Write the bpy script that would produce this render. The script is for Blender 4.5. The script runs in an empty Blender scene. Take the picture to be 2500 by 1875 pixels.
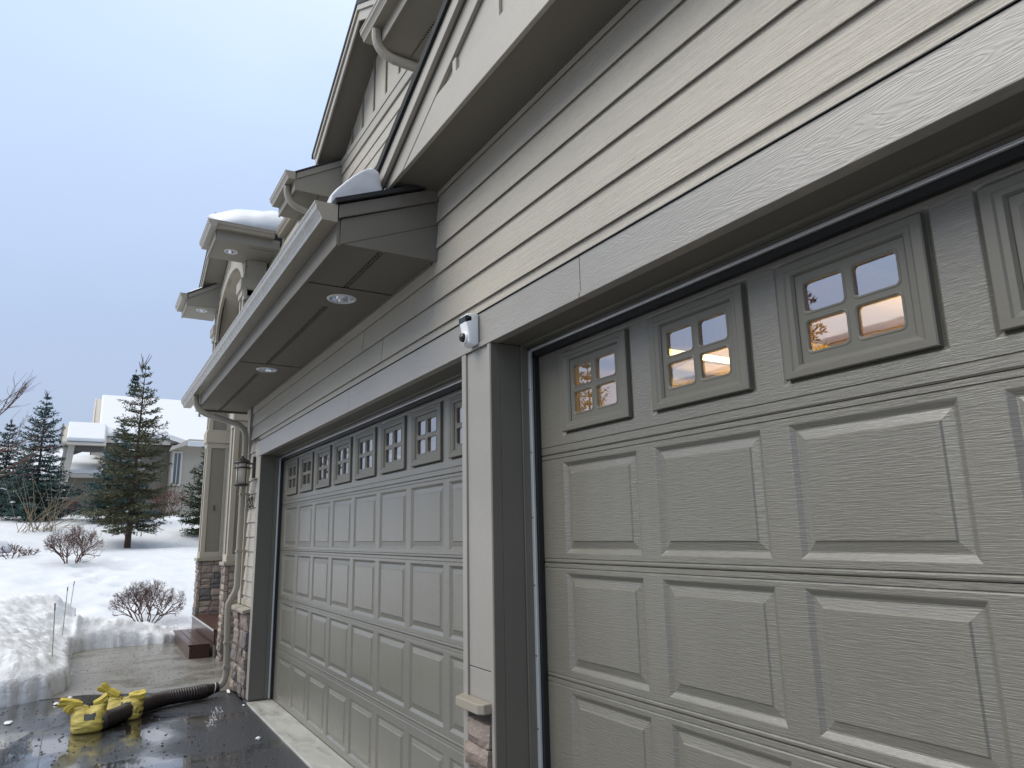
import bpy, bmesh, math, random
from mathutils import Vector, Matrix, noise
R = math.radians
random.seed(7)
S = bpy.context.scene
COL = S.collection

# ------------------------------------------------------------------ camera
cam_d = bpy.data.cameras.new('camera')
cam = bpy.data.objects.new('camera', cam_d)
COL.objects.link(cam)
cam_d.sensor_width = 36.0
cam_d.lens = 1718.29 / 2500.0 * 36.0
cam_d.clip_start = 0.05
cam_d.clip_end = 800
rgt = Vector((0.5088768, 0.86061081, -0.01983512))
dwn = Vector((-0.18823945, 0.0887624, -0.97810385))
fwd = Vector((-0.84000613, 0.50146812, 0.20717003))
m = Matrix((( rgt.x, -dwn.x, -fwd.x, 8.056), (rgt.y, -dwn.y, -fwd.y, -1.8637),
            (rgt.z, -dwn.z, -fwd.z, 1.70), (0, 0, 0, 1)))
cam.matrix_world = m
S.camera = cam

# ------------------------------------------------------------------ world, sun, exposure
SUN_EL, SUN_AZ = R(47), R(196)          # azimuth: 180 = from the street side (-y)
w = bpy.data.worlds.new('World'); S.world = w; w.use_nodes = True
nt = w.node_tree; nt.nodes.clear()
out = nt.nodes.new('ShaderNodeOutputWorld')
sky = nt.nodes.new('ShaderNodeTexSky'); sky.sky_type = 'NISHITA'; sky.sun_disc = False
sky.sun_elevation = SUN_EL; sky.sun_rotation = SUN_AZ
sky.air_density = 1.0; sky.dust_density = 3.0; sky.ozone_density = 1.5
bg1 = nt.nodes.new('ShaderNodeBackground'); bg1.inputs[1].default_value = 0.085
nt.links.new(sky.outputs[0], bg1.inputs[0])
tc = nt.nodes.new('ShaderNodeTexCoord'); sx = nt.nodes.new('ShaderNodeSeparateXYZ')
nt.links.new(tc.outputs['Generated'], sx.inputs[0])
ns = nt.nodes.new('ShaderNodeTexNoise'); ns.inputs['Scale'].default_value = 1.6
ns.inputs['Detail'].default_value = 5.0; ns.inputs['Roughness'].default_value = 0.45
mp = nt.nodes.new('ShaderNodeMapping'); mp.inputs['Scale'].default_value = (1, 1, 2.2)
nt.links.new(tc.outputs['Generated'], mp.inputs[0]); nt.links.new(mp.outputs[0], ns.inputs[0])
ad = nt.nodes.new('ShaderNodeMath'); ad.operation = 'MULTIPLY_ADD'
ad.inputs[1].default_value = 0.26; ad.inputs[2].default_value = -0.13
nt.links.new(ns.outputs[0], ad.inputs[0])
ad2 = nt.nodes.new('ShaderNodeMath'); ad2.operation = 'ADD'
nt.links.new(sx.outputs[2], ad2.inputs[0]); nt.links.new(ad.outputs[0], ad2.inputs[1])
rp = nt.nodes.new('ShaderNodeValToRGB')
els = rp.color_ramp.elements
els[0].position = 0.0; els[0].color = (0.178, 0.208, 0.262, 1)
els[1].position = 1.0; els[1].color = (0.80, 0.765, 0.70, 1)
e = els.new(0.28); e.color = (0.190, 0.236, 0.328, 1)
e = els.new(0.55); e.color = (0.255, 0.318, 0.425, 1)
e = els.new(0.76); e.color = (0.375, 0.424, 0.492, 1)
e = els.new(0.88); e.color = (0.56, 0.56, 0.55, 1)
nt.links.new(ad2.outputs[0], rp.inputs[0])
bg2 = nt.nodes.new('ShaderNodeBackground'); bg2.inputs[1].default_value = 1.55
nt.links.new(rp.outputs[0], bg2.inputs[0])
mx = nt.nodes.new('ShaderNodeMixShader'); mx.inputs[0].default_value = 0.92
nt.links.new(bg1.outputs[0], mx.inputs[1]); nt.links.new(bg2.outputs[0], mx.inputs[2])
nt.links.new(mx.outputs[0], out.inputs[0])

sun_d = bpy.data.lights.new('sun', 'SUN'); sun_d.energy = 1.5; sun_d.angle = R(46)
sun_d.color = (1.0, 0.95, 0.86)
sun = bpy.data.objects.new('sun', sun_d); COL.objects.link(sun)
sd = Vector((math.sin(SUN_AZ) * math.cos(SUN_EL), math.cos(SUN_AZ) * math.cos(SUN_EL), math.sin(SUN_EL)))
sun.rotation_euler = (-sd).to_track_quat('-Z', 'Y').to_euler()
sun.location = (0, -20, 30)
S.view_settings.view_transform = 'Standard'; S.view_settings.look = 'None'
S.view_settings.gamma = 1.0; S.view_settings.use_curve_mapping = False
S.view_settings.exposure = 0.80
S.render.engine = 'CYCLES'
S.cycles.max_bounces = 6; S.cycles.diffuse_bounces = 3; S.cycles.glossy_bounces = 3; S.cycles.transparent_max_bounces = 8

# ------------------------------------------------------------------ materials
class N:
    """small node helper"""
    def __init__(s, name):
        s.m = bpy.data.materials.new(name); s.m.use_nodes = True
        s.t = s.m.node_tree; s.t.nodes.clear()
        s.out = s.n('OutputMaterial'); s.b = s.n('BsdfPrincipled')
        s.l(s.b.outputs[0], s.out.inputs[0])
        s.geo = None
    def n(s, typ, **k):
        x = s.t.nodes.new('ShaderNode' + typ)
        for a, v in k.items():
            if hasattr(x, a): setattr(x, a, v)
        return x
    def l(s, a, b): s.t.links.new(a, b)
    def pos(s, scale=(1, 1, 1), obj=False):
        if obj:
            c = s.n('TexCoord').outputs['Object']
        else:
            c = s.n('NewGeometry').outputs['Position']
        mp = s.n('Mapping'); mp.inputs['Scale'].default_value = scale
        s.l(c, mp.inputs[0]); return mp.outputs[0]
    def noise(s, vec, scale=1, detail=3, rough=.5, dist=0):
        x = s.n('TexNoise'); x.inputs['Scale'].default_value = scale
        x.inputs['Detail'].default_value = detail; x.inputs['Roughness'].default_value = rough
        x.inputs['Distortion'].default_value = dist
        s.l(vec, x.inputs[0]); return x.outputs[0]
    def ramp(s, fac, stops, interp='LINEAR'):
        r = s.n('ValToRGB'); r.color_ramp.interpolation = interp
        el = r.color_ramp.elements
        while len(el) < len(stops): el.new(0.5)
        for e, (p, c) in zip(el, stops):
            e.position = p; e.color = c if len(c) == 4 else (*c, 1)
        s.l(fac, r.inputs[0]); return r.outputs[0]
    def math(s, op, a, b=None, c=None):
        x = s.n('Math'); x.operation = op
        for i, v in enumerate((a, b, c)):
            if v is None: continue
            if isinstance(v, (int, float)): x.inputs[i].default_value = v
            else: s.l(v, x.inputs[i])
        return x.outputs[0]
    def mix(s, fac, a, b):
        x = s.n('Mix'); x.data_type = 'RGBA'
        ins = [i for i in x.inputs if i.type == 'RGBA']; fi = x.inputs[0]
        if isinstance(fac, (int, float)): fi.default_value = fac
        else: s.l(fac, fi)
        for i, v in zip(ins, (a, b)):
            if isinstance(v, tuple): i.default_value = v if len(v) == 4 else (*v, 1)
            else: s.l(v, i)
        return [o for o in x.outputs if o.type == 'RGBA'][0]
    def bump(s, h, strength=.3, dist=.01, normal=None):
        x = s.n('Bump'); x.inputs['Strength'].default_value = strength
        x.inputs['Distance'].default_value = dist
        s.l(h, x.inputs['Height'])
        if normal is not None: s.l(normal, x.inputs['Normal'])
        return x.outputs[0]
    def set(s, **k):
        for a, v in k.items():
            i = s.b.inputs[{'col': 'Base Color', 'rough': 'Roughness', 'metal': 'Metallic', 'nrm': 'Normal',
                            'spec': 'Specular IOR Level', 'emit': 'Emission Color', 'es': 'Emission Strength',
                            'coat': 'Coat Weight', 'cr': 'Coat Roughness'}[a]]
            if isinstance(v, (int, float)): i.default_value = v
            elif isinstance(v, tuple): i.default_value = v if len(v) == 4 else (*v, 1)
            else: s.l(v, i)
        return s

def shade(c, f): return tuple(min(1, x * f) for x in c[:3])

def paint(name, col, rough=.45, gscale=(9, 9, 130), gstr=.35, gdist=.0015, var=.10, knots=False, spec=.5, thr=None, coat=0.0, grime=False):
    n = N(name)
    p = n.pos(gscale)
    g = n.noise(p, 1, 4, .6, .5)
    if thr: g = n.ramp(g, [(thr[0], (0, 0, 0)), (thr[1], (1, 1, 1))])
    low = n.noise(n.pos((1.1, 1.1, 2.2)), 1, 4, .6)
    c = n.ramp(low, [(.3, shade(col, 1 - var)), (.7, shade(col, 1 + var))])
    fine = n.noise(n.pos((60, 60, 60)), 1, 3, .6)
    c2 = n.mix(n.ramp(fine, [(.30, (.18, .18, .18)), (.48, (0, 0, 0))]), c, shade(col, .72))
    r = n.math('MULTIPLY_ADD', low, .22, rough - .11)
    nb = n.bump(g, gstr, gdist)
    if knots:
        k = n.noise(n.pos((1.6, 1.6, 14)), 1, 2, .5, 2.6)
        wv = n.math('SINE', n.math('MULTIPLY', k, 60))
        nb = n.bump(wv, .30, .0011, nb)
    if grime:
        stk = n.noise(n.pos((9, 9, .8)), 1, 3, .5); sp_ = n.n('SeparateXYZ'); n.l(n.pos((1, 1, 1)), sp_.inputs[0])
        c2 = n.mix(n.ramp(stk, [(.46, (0, 0, 0)), (.80, (.22, .22, .22))]), c2, shade(col, 1.5))
        spl = n.noise(n.pos((38, 38, 26)), 1, 5, .7); low2 = n.noise(n.pos((2.5, 2.5, 6)), 1, 4, .6)
        zf = n.ramp(n.math('ADD', sp_.outputs[2], n.math('MULTIPLY_ADD', low2, .5, -.25)), [(.0, (1, 1, 1)), (.45, (0, 0, 0))])
        c2 = n.mix(n.math('MULTIPLY', zf, n.ramp(spl, [(.42, (0, 0, 0)), (.70, (.55, .55, .55))])), c2, (.30, .285, .255))
    n.set(col=c2, rough=r, nrm=nb, spec=spec, coat=coat, cr=max(.12, rough - .08))
    return n.m

M = {}
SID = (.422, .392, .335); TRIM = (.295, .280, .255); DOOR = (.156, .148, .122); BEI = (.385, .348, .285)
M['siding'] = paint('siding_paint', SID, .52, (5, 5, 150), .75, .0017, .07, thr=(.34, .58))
M['trim'] = paint('trim_paint', TRIM, .40, (5, 5, 60), .4, .0014, .06, knots=True, coat=.35)
M['trimv'] = paint('trim_paint_rough_sawn', TRIM, .45, (22, 22, 90), .5, .0013, .06)
M['jamb'] = paint('jamb_paint_shaded', (.138, .130, .108), .5, (22, 22, 40), .5, .0013, .06)  # taupe paint, darkened in its colour to deepen the shade of the reveals
M['soffit'] = paint('soffit_paint_shaded', (.165, .150, .124), .55, (6, 60, 60), .4, .0015, .06)  # trim paint darkened further: shade under the eaves is put into the colour
M['door'] = paint('door_steel_paint', DOOR, .34, (14, 14, 210), .65, .0014, .04, spec=.7, thr=(.34, .64), coat=.6, grime=True)
M['doortrim'] = paint('door_window_frame', shade(DOOR, .93), .40, (12, 12, 130), .3, .0008, .04)
M['beige'] = paint('beige_trim_paint', BEI, .5, (20, 20, 40), .25, .001, .05)
M['taupe'] = paint('taupe_panel_paint', (.20, .188, .155), .55, (20, 20, 30), .25, .001, .05)
M['gableboard'] = paint('gable_board_paint', (.375, .35, .305), .5, (14, 14, 40), .5, .0018, .08)
M['gutter'] = paint('gutter_paint', (.345, .31, .25), .33, (30, 30, 2), .15, .001, .06)
M['capblock'] = paint('cast_cap', (.30, .272, .22), .5, (40, 40, 40), .4, .002, .10)

n = N('wet_gutter_front')                                        # galvanised film of running water
st = n.noise(n.pos((70, 3, 6)), 1, 4, .7, .4)
st2 = n.noise(n.pos((16, 3, 3)), 1, 3, .6)
n.set(col=n.mix(st, (.26, .25, .225), (.50, .48, .44)), rough=n.math('MULTIPLY_ADD', st2, .35, .10),
      nrm=n.bump(st, .45, .004), metal=.25)
M['wetgutter'] = n.m

def plain(name, col, rough=.5, metal=0, spec=.5, bump=None, var=0):
    n = N(name)
    c = col
    if var:
        lo = n.noise(n.pos((6, 6, 6)), 1, 4, .6)
        c = n.ramp(lo, [(.3, shade(col, 1 - var)), (.7, shade(col, 1 + var))])
    n.set(col=c, rough=rough, metal=metal, spec=spec)
    if bump: n.set(nrm=n.bump(n.noise(n.pos((bump[0],) * 3), 1, 4, .6), bump[1], bump[2]))
    return n.m
M['shingle'] = plain('asphalt_shingle', (.022, .022, .024), .85, bump=(90, .8, .004), var=.3)
M['rubber'] = plain('black_rubber', (.012, .012, .013), .55)
M['alum'] = plain('bare_aluminium', (.66, .68, .70), .32, .5)
M['darkmetal'] = plain('bronze_metal', (.055, .05, .045), .5, .2, bump=(40, .3, .001))
M['chrome'] = plain('reflector_chrome', (.85, .86, .88), .12, 1.0)
M['whiteplastic'] = plain('white_plastic', (.84, .85, .87), .28)
M['blackgloss'] = plain('black_gloss_plastic', (.01, .01, .012), .06)
M['frost'] = plain('cream_glass', (.70, .66, .54), .35)
M['void'] = plain('vent_void', (.015, .015, .015), .9)
M['mortar'] = plain('mortar', (.11, .095, .085), .9, bump=(60, .6, .004), var=.2)
M['hose'] = plain('brown_corrugated_plastic', (.022, .015, .013), .38, bump=(40, .2, .002), var=.25)
M['whitefoam'] = plain('crumpled_white_plastic', (.75, .75, .74), .4)
M['stakeg'] = plain('fibreglass_marker', (.30, .31, .20), .5)
M['drywall'] = plain('garage_drywall', (.42, .29, .12), .8, var=.12)
M['timber'] = plain('garage_timber', (.55, .36, .16), .6, var=.15)
M['darkbox'] = plain('garage_dark_shelving', (.03, .03, .035), .6)
n = N('garage_lamp'); n.set(col=(1, .8, .5), emit=(1.0, .74, .28), es=75.0); M['lamp'] = n.m

n = N('window_glass')                                            # coated double glazing
g = n.n('BsdfGlossy'); g.inputs['Roughness'].default_value = .012; g.inputs['Color'].default_value = (.95, .97, 1, 1)
t = n.n('BsdfTransparent'); t.inputs['Color'].default_value = (.82, .84, .83, 1)
fr = n.n('Fresnel'); fr.inputs['IOR'].default_value = 2.1
frm = n.math('MULTIPLY_ADD', fr.outputs[0], .60, .36)
wob = n.bump(n.noise(n.pos((6, 6, 6)), 1, 2, .5), .05, .004)
n.l(wob, g.inputs['Normal'])
ms = n.n('MixShader'); n.l(frm, ms.inputs[0]); n.l(t.outputs[0], ms.inputs[1]); n.l(g.outputs[0], ms.inputs[2])
n.l(ms.outputs[0], n.out.inputs[0]); M['glass'] = n.m

n = N('stone_veneer')
oi = n.n('ObjectInfo').outputs['Random']
base = n.ramp(oi, [(0, (.30, .235, .195)), (.20, (.36, .30, .25)), (.40, (.19, .155, .135)), (.56, (.27, .215, .18)), (.70, (.115, .112, .114)), (.86, (.33, .28, .22)), (.95, (.16, .15, .145))], 'CONSTANT')
v1 = n.noise(n.pos((14, 14, 22)), 1, 6, .65, .8)
v2 = n.noise(n.pos((55, 55, 70)), 1, 5, .6)
c = n.mix(n.math('MULTIPLY', v1, .55), base, (.15, .125, .115))
c = n.mix(n.ramp(v2, [(.52, (0, 0, 0)), (.75, (.5, .5, .5))]), c, (.48, .42, .37))
n.set(col=c, rough=.68, nrm=n.bump(v2, .6, .006, n.bump(v1, .8, .014)))
M['stone'] = n.m

n = N('snow')
a = n.noise(n.pos((3.2, 3.2, 3.2)), 1, 6, .6); b = n.noise(n.pos((26, 26, 26)), 1, 5, .65)
c = n.mix(n.ramp(a, [(.35, (0, 0, 0)), (.75, (1, 1, 1))]), (.545, .575, .62), (.625, .645, .675))
n.set(col=c, rough=.62, nrm=n.bump(b, .35, .012, n.bump(a, .35, .05)), spec=.3)
M['snow'] = n.m
n = N('plowed_snow')
a = n.noise(n.pos((7, 7, 9)), 1, 6, .62, .6); b = n.noise(n.pos((45, 45, 45)), 1, 5, .65)
dirt = n.noise(n.pos((2.2, 2.2, 5)), 1, 5, .7, .4)
c = n.mix(n.ramp(dirt, [(.50, (0, 0, 0)), (.85, (.5, .5, .5))]), (.655, .675, .705), (.38, .37, .35))
n.set(col=c, rough=.55, nrm=n.bump(b, .45, .012, n.bump(a, .55, .05)), spec=.35)
M['bank'] = n.m
n = N('roof_snow')
a = n.noise(n.pos((2, 2, 5)), 1, 4, .5)
n.set(col=(.60, .62, .655), rough=.6, nrm=n.bump(a, .3, .05), spec=.3)
M['rsnow'] = n.m

n = N('wet_asphalt')
p = n.pos((1, 1, 1))
agg = n.n('TexVoronoi'); agg.inputs['Scale'].default_value = 95; n.l(p, agg.inputs[0])
fine = n.noise(n.pos((160, 160, 160)), 1, 3, .6)
pud = n.noise(n.pos((.95, .95, .95)), 1, 5, .55, .5)
gx = n.n('SeparateXYZ'); n.l(p, gx.inputs[0])
near = n.math('MULTIPLY_ADD', gx.outputs[1], -.22, -.20)          # driveway falls away from the wall: wetter outward
nearc = n.math('MINIMUM', n.math('MAXIMUM', near, -.15), .16)
pm = n.ramp(n.math('ADD', pud, nearc), [(.46, (0, 0, 0)), (.60, (1, 1, 1))])
rip = n.noise(n.pos((7, 18, 7)), 1, 3, .5, .3)
hgt = n.math('MULTIPLY', agg.outputs['Distance'], n.math('SUBTRACT', 1.0, n.math('MULTIPLY', pm, .93)))
col = n.mix(fine, (.010, .011, .013), (.042, .043, .047))
col = n.mix(pm, col, (.016, .015, .015))
n.set(col=col, rough=n.math('MULTIPLY_ADD', pm, -.29, .33), spec=.9, coat=n.math('MULTIPLY_ADD', pm, .8, .2), cr=n.math('MULTIPLY_ADD', pm, -.22, .25),
      nrm=n.bump(hgt, .7, .008, n.bump(rip, .06, .02)))
M['asphalt'] = n.m

n = N('wet_concrete')
a = n.noise(n.pos((1.4, 1.4, 1.4)), 1, 6, .6, .3); b = n.noise(n.pos((70, 70, 70)), 1, 4, .65)
brm = n.noise(n.pos((3, 60, 3)), 1, 3, .5)
c = n.ramp(a, [(.3, (.115, .108, .092)), (.52, (.195, .186, .163)), (.75, (.26, .25, .224))])
c = n.mix(n.ramp(b, [(.32, (.6, .6, .6)), (.46, (0, 0, 0))]), c, (.09, .082, .07))
wet = n.ramp(a, [(.36, (.09, .09, .09)), (.62, (.42, .42, .42))])
n.set(col=c, rough=wet, spec=.5, nrm=n.bump(brm, .12, .003, n.bump(b, .3, .002)))
M['concrete'] = n.m
n = N('apron_concrete')
a = n.noise(n.pos((2.4, 7, 2.4)), 1, 6, .65, .8); b = n.noise(n.pos((90, 90, 90)), 1, 4, .65)
c = n.ramp(a, [(.30, (.30, .295, .265)), (.55, (.385, .383, .352)), (.75, (.46, .458, .43))])
n.set(col=c, rough=n.ramp(a, [(.35, (.2, .2, .2)), (.6, (.6, .6, .6))]), nrm=n.bump(b, .4, .003)); M['apron'] = n.m

n = N('wet_brown_decking')
g = n.noise(n.pos((3, 40, 40)), 1, 4, .6)
n.set(col=n.ramp(g, [(.3, (.030, .010, .007)), (.7, (.078, .028, .018))]), rough=.28, nrm=n.bump(g, .15, .002), coat=.15, cr=.1)
M['deck'] = n.m

n = N('yellow_sandbag')
oc = n.pos((1, 1, 1), True)
wv = n.noise(n.pos((9, 9, 70), True), 1, 4, .6, 1.2)
pat = n.noise(n.pos((11, 11, 16), True), 1, 5, .65, .2)
big = n.noise(n.pos((5.0, 7.0, 6.0), True), 1, 1, .3)
spx = n.n('SeparateXYZ'); n.l(oc, spx.inputs[0])
msk = n.ramp(spx.outputs[2], [(.035, (0, 0, 0)), (.05, (1, 1, 1)), (.10, (1, 1, 1)), (.115, (0, 0, 0))])
letters = n.math('MULTIPLY', n.ramp(pat, [(.57, (0, 0, 0)), (.60, (1, 1, 1))]), msk)
wob_ = n.math('MULTIPLY_ADD', pat, .05, -.025)
inb = lambda o_, lo, hi: n.math('MULTIPLY', n.math('GREATER_THAN', n.math('ADD', o_, wob_), lo), n.math('LESS_THAN', n.math('ADD', o_, wob_), hi))
patch = n.math('MULTIPLY', inb(spx.outputs[1], -.03, .055), inb(spx.outputs[2], .105, .165))
c = n.mix(n.math('MAXIMUM', letters, patch), n.ramp(wv, [(.3, (.38, .30, .06)), (.7, (.63, .51, .12))]), (.028, .040, .036))
n.set(col=c, rough=.42, nrm=n.bump(wv, .55, .012)); M['bag'] = n.m

def foliage(name, c0, c1):
    n = N(name)
    r = n.noise(n.pos((2.6, 2.6, 2.6)), 1, 3, .6); r2 = n.noise(n.pos((30, 30, 30)), 1, 2, .5)
    f = n.math('ADD', n.math('MULTIPLY', r, .65), n.math('MULTIPLY', r2, .35))
    n.set(col=n.ramp(f, [(.35, c0), (.65, c1)]), rough=.65, spec=.25)
    return n.m
M['spruce'] = foliage('spruce_needles', (.046, .053, .028), (.14, .142, .078))
M['spruce2'] = foliage('green_spruce_needles', (.026, .042, .022), (.075, .10, .050))
M['blue'] = foliage('blue_spruce_needles', (.030, .062, .060), (.10, .165, .155))
M['bluedk'] = foliage('dark_spruce_needles', (.020, .040, .038), (.06, .098, .088))
M['bark'] = plain('bark', (.075, .045, .033), .85, bump=(30, .8, .01), var=.3)
M['twig'] = plain('shrub_twig', (.105, .055, .045), .75, var=.3)
M['straw'] = plain('dry_stalk', (.23, .19, .12), .8, var=.25)
M['redtwig'] = plain('red_shrub', (.125, .062, .05), .8, var=.3)
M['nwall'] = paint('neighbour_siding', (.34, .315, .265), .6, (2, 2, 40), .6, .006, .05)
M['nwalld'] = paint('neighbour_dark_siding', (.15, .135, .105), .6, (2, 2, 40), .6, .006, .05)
M['ntrim'] = plain('neighbour_trim', (.47, .44, .39), .6)
M['ndark'] = plain('neighbour_soffit', (.10, .095, .085), .7)
M['nglass'] = plain('neighbour_window', (.10, .13, .14), .08)
M['gravel'] = plain('dark_grit', (.014, .013, .013), .5)

# ------------------------------------------------------------------ mesh helpers
class MB:
    def __init__(s): s.v = []; s.f = []; s.mi = []
    def add(s, vs, fs, mi=0):
        o = len(s.v); s.v += [tuple(q) for q in vs]
        s.f += [tuple(i + o for i in f) for f in fs]; s.mi += [mi] * len(fs)
        return s
    def box(s, x0, x1, y0, y1, z0, z1, mi=0):
        return s.add([(x0, y0, z0), (x1, y0, z0), (x1, y1, z0), (x0, y1, z0), (x0, y0, z1), (x1, y0, z1), (x1, y1, z1), (x0, y1, z1)],
                     [(0, 3, 2, 1), (4, 5, 6, 7), (0, 1, 5, 4), (1, 2, 6, 5), (2, 3, 7, 6), (3, 0, 4, 7)], mi)
    def prism(s, poly, axis, a, b, mi=0):
        k = len(poly)
        def P(q, t):
            return (t, q[0], q[1]) if axis == 'x' else ((q[0], t, q[1]) if axis == 'y' else (q[0], q[1], t))
        vs = [P(q, a) for q in poly] + [P(q, b) for q in poly]
        fs = [tuple(range(k)), tuple(range(2 * k - 1, k - 1, -1))] + [(i, i + k, (i + 1) % k + k, (i + 1) % k) for i in range(k)]
        return s.add(vs, fs, mi)
    def tube(s, pts, rad, k=8, mi=0, cap=True):
        pts = [Vector(p) for p in pts]
        if not isinstance(rad, (list, tuple)): rad = [rad] * len(pts)
        vs = []; up = Vector((0, 0, 1)); prev = None
        for i, p in enumerate(pts):
            d = (pts[min(i + 1, len(pts) - 1)] - pts[max(i - 1, 0)])
            if d.length < 1e-9: d = up.copy()
            d.normalize()
            if prev is None:
                a = d.cross(up if abs(d.z) < .95 else Vector((1, 0, 0))).normalized()
            else:
                a = (prev - d * prev.dot(d))
                a = a.normalized() if a.length > 1e-6 else d.orthogonal().normalized()
            prev = a; b = d.cross(a)
            for j in range(k):
                t = 2 * math.pi * j / k
                vs.append(p + (a * math.cos(t) + b * math.sin(t)) * rad[i])
        fs = []
        for i in range(len(pts) - 1):
            for j in range(k):
                fs.append((i * k + j, i * k + (j + 1) % k, (i + 1) * k + (j + 1) % k, (i + 1) * k + j))
        if cap:
            fs.append(tuple(range(k - 1, -1, -1))); o = (len(pts) - 1) * k; fs.append(tuple(range(o, o + k)))
        return s.add(vs, fs, mi)
    def lathe(s, prof, c=(0, 0, 0), k=20, mi=0):
        vs = []; fs = []
        for r, z in prof:
            for j in range(k):
                t = 2 * math.pi * j / k
                vs.append((c[0] + r * math.cos(t), c[1] + r * math.sin(t), c[2] + z))
        for i in range(len(prof) - 1):
            for j in range(k):
                fs.append((i * k + j, i * k + (j + 1) % k, (i + 1) * k + (j + 1) % k, (i + 1) * k + j))
        return s.add(vs, fs, mi)
    def mesh(s, name, mats, fix=True, smooth=False):
        me = bpy.data.meshes.new(name); me.from_pydata(s.v, [], s.f)
        for q in (mats if isinstance(mats, (list, tuple)) else [mats]): me.materials.append(M[q] if isinstance(q, str) else q)
        if any(s.mi): me.polygons.foreach_set('material_index', s.mi)
        if fix:
            bm = bmesh.new(); bm.from_mesh(me); bmesh.ops.recalc_face_normals(bm, faces=bm.faces); bm.to_mesh(me); bm.free()
        if smooth: me.polygons.foreach_set('use_smooth', [True] * len(me.polygons))
        me.update(); return me
    def build(s, name, mats, parent=None, fix=True, smooth=False, bevel=0, loc=None):
        o = bpy.data.objects.new(name, s.mesh(name, mats, fix, smooth)); COL.objects.link(o)
        if parent: o.parent = parent
        if loc: o.location = loc
        if bevel:
            b = o.modifiers.new('bevel', 'BEVEL'); b.width = bevel; b.segments = 2; b.limit_method = 'ANGLE'
        return o

def link(name, me, parent=None, loc=(0, 0, 0), rot=None, scale=None):
    o = bpy.data.objects.new(name, me); COL.objects.link(o); o.location = loc
    if parent: o.parent = parent
    if rot: o.rotation_euler = rot
    if scale: o.scale = scale
    return o
def tag(o, label=None, cat=None, group=None, kind=None):
    if label: o['label'] = label
    if cat: o['category'] = cat
    if group: o['group'] = group
    if kind: o['kind'] = kind
    return o
def empty(name, loc=(0, 0, 0), rz=0):
    o = bpy.data.objects.new(name, None); COL.objects.link(o); o.location = loc; o.rotation_euler = (0, 0, rz)
    o.empty_display_size = .2
    return o
def lerp(a, b, t): return a + (b - a) * t
def interp(x, tab):
    if x <= tab[0][0]: return tab[0][1]
    for (a, b), (c, d) in zip(tab, tab[1:]):
        if x <= c: return b + (d - b) * (x - a) / (c - a)
    return tab[-1][1]
def sst(a, b, x):
    t = max(0, min(1, (x - a) / (b - a))); return t * t * (3 - 2 * t)
def fbm(x, y, z=0, o=4):
    s_ = 0; a = 1; f = 1
    for _ in range(o):
        s_ += a * noise.noise(Vector((x * f, y * f, z * f + 3.7))); a *= .5; f *= 2.03
    return s_

# ================================================================== SETTING: ground
g = MB().add([(-500, -500, -.45), (500, -500, -.45), (500, 500, -.45), (-500, 500, -.45)], [(0, 1, 2, 3)]).build('ground', 'snow', fix=False); tag(g, kind='structure')
drv = MB().add([(-1.75, -13, 0), (22, -13, 0), (22, -.262, 0), (-1.0, -.262, 0), (-1.0, -.40, 0), (-1.75, -1.7, 0)], [(0, 1, 2, 3, 4, 5)]).build('driveway', 'asphalt', fix=False); tag(drv, kind='structure')
wk = MB()
wk.prism([(-8.2, -.02), (-8.2, -2.15), (-1.757, -2.15), (-1.757, -1.71), (-1.007, -.41), (-1.007, .4), (-8.2, .4)], 'z', -.12, .006)
wk = wk.build('concrete_walk', 'concrete'); tag(wk, kind='structure')
# score joints of the walk as shallow recessed strips
street = MB().add([(-60, -19, -.03), (60, -19, -.03), (60, -13, -.03), (-60, -13, -.03)], [(0, 1, 2, 3)]).build('street', 'asphalt', fix=False); tag(street, kind='structure')

EDGE = [(-1.50, -6.5), (-1.50, -2.75), (-1.58, -2.40), (-1.80, -2.04), (-2.40, -1.86), (-3.5, -1.89), (-5.35, -1.90), (-5.60, -1.72), (-5.68, -1.25), (-5.62, -.62), (-5.74, -.40), (-5.80, .0), (-6.4, .25), (-6.4, 14)]
def edge_dist(x, y):
    """signed distance to the snow edge, positive inside the snow (x smaller / y smaller side)"""
    best = 1e9; side = 1
    for (ax, ay), (bx, by) in zip(EDGE, EDGE[1:]):
        dx, dy = bx - ax, by - ay; L2 = dx * dx + dy * dy
        t = max(0, min(1, ((x - ax) * dx + (y - ay) * dy) / L2))
        qx, qy = x - ax - t * dx, y - ay - t * dy
        d = math.hypot(qx, qy)
        if d < best - 1e-9:
            best = d; side = 1 if (dx * qy - dy * qx) > 0 else -1
    return best * side
TER = [(-500, 9), (-120, 6), (-60, 3.9), (-30, 2.88), (-24, 2.66), (-20, 2.32), (-18, 1.95), (-16, 1.52), (-13.5, 1.36), (-12, 1.20), (-10, .86), (-8.4, .45), (-7.2, .22), (-6, .16), (-1, .16)]
def terrain(x, y): return interp(x, TER)
FEET = [(-7.5 - .42 * i + .1 * math.sin(i * 5), -1.45 + .35 * math.sin(i * .5) + (.14 if i % 2 else -.14), .17) for i in range(14)] + [(-8.2, -1.95, .3), (-9.1, -.6, .35), (-10.4, -2.5, .4), (-11.5, -.9, .35)]
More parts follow.
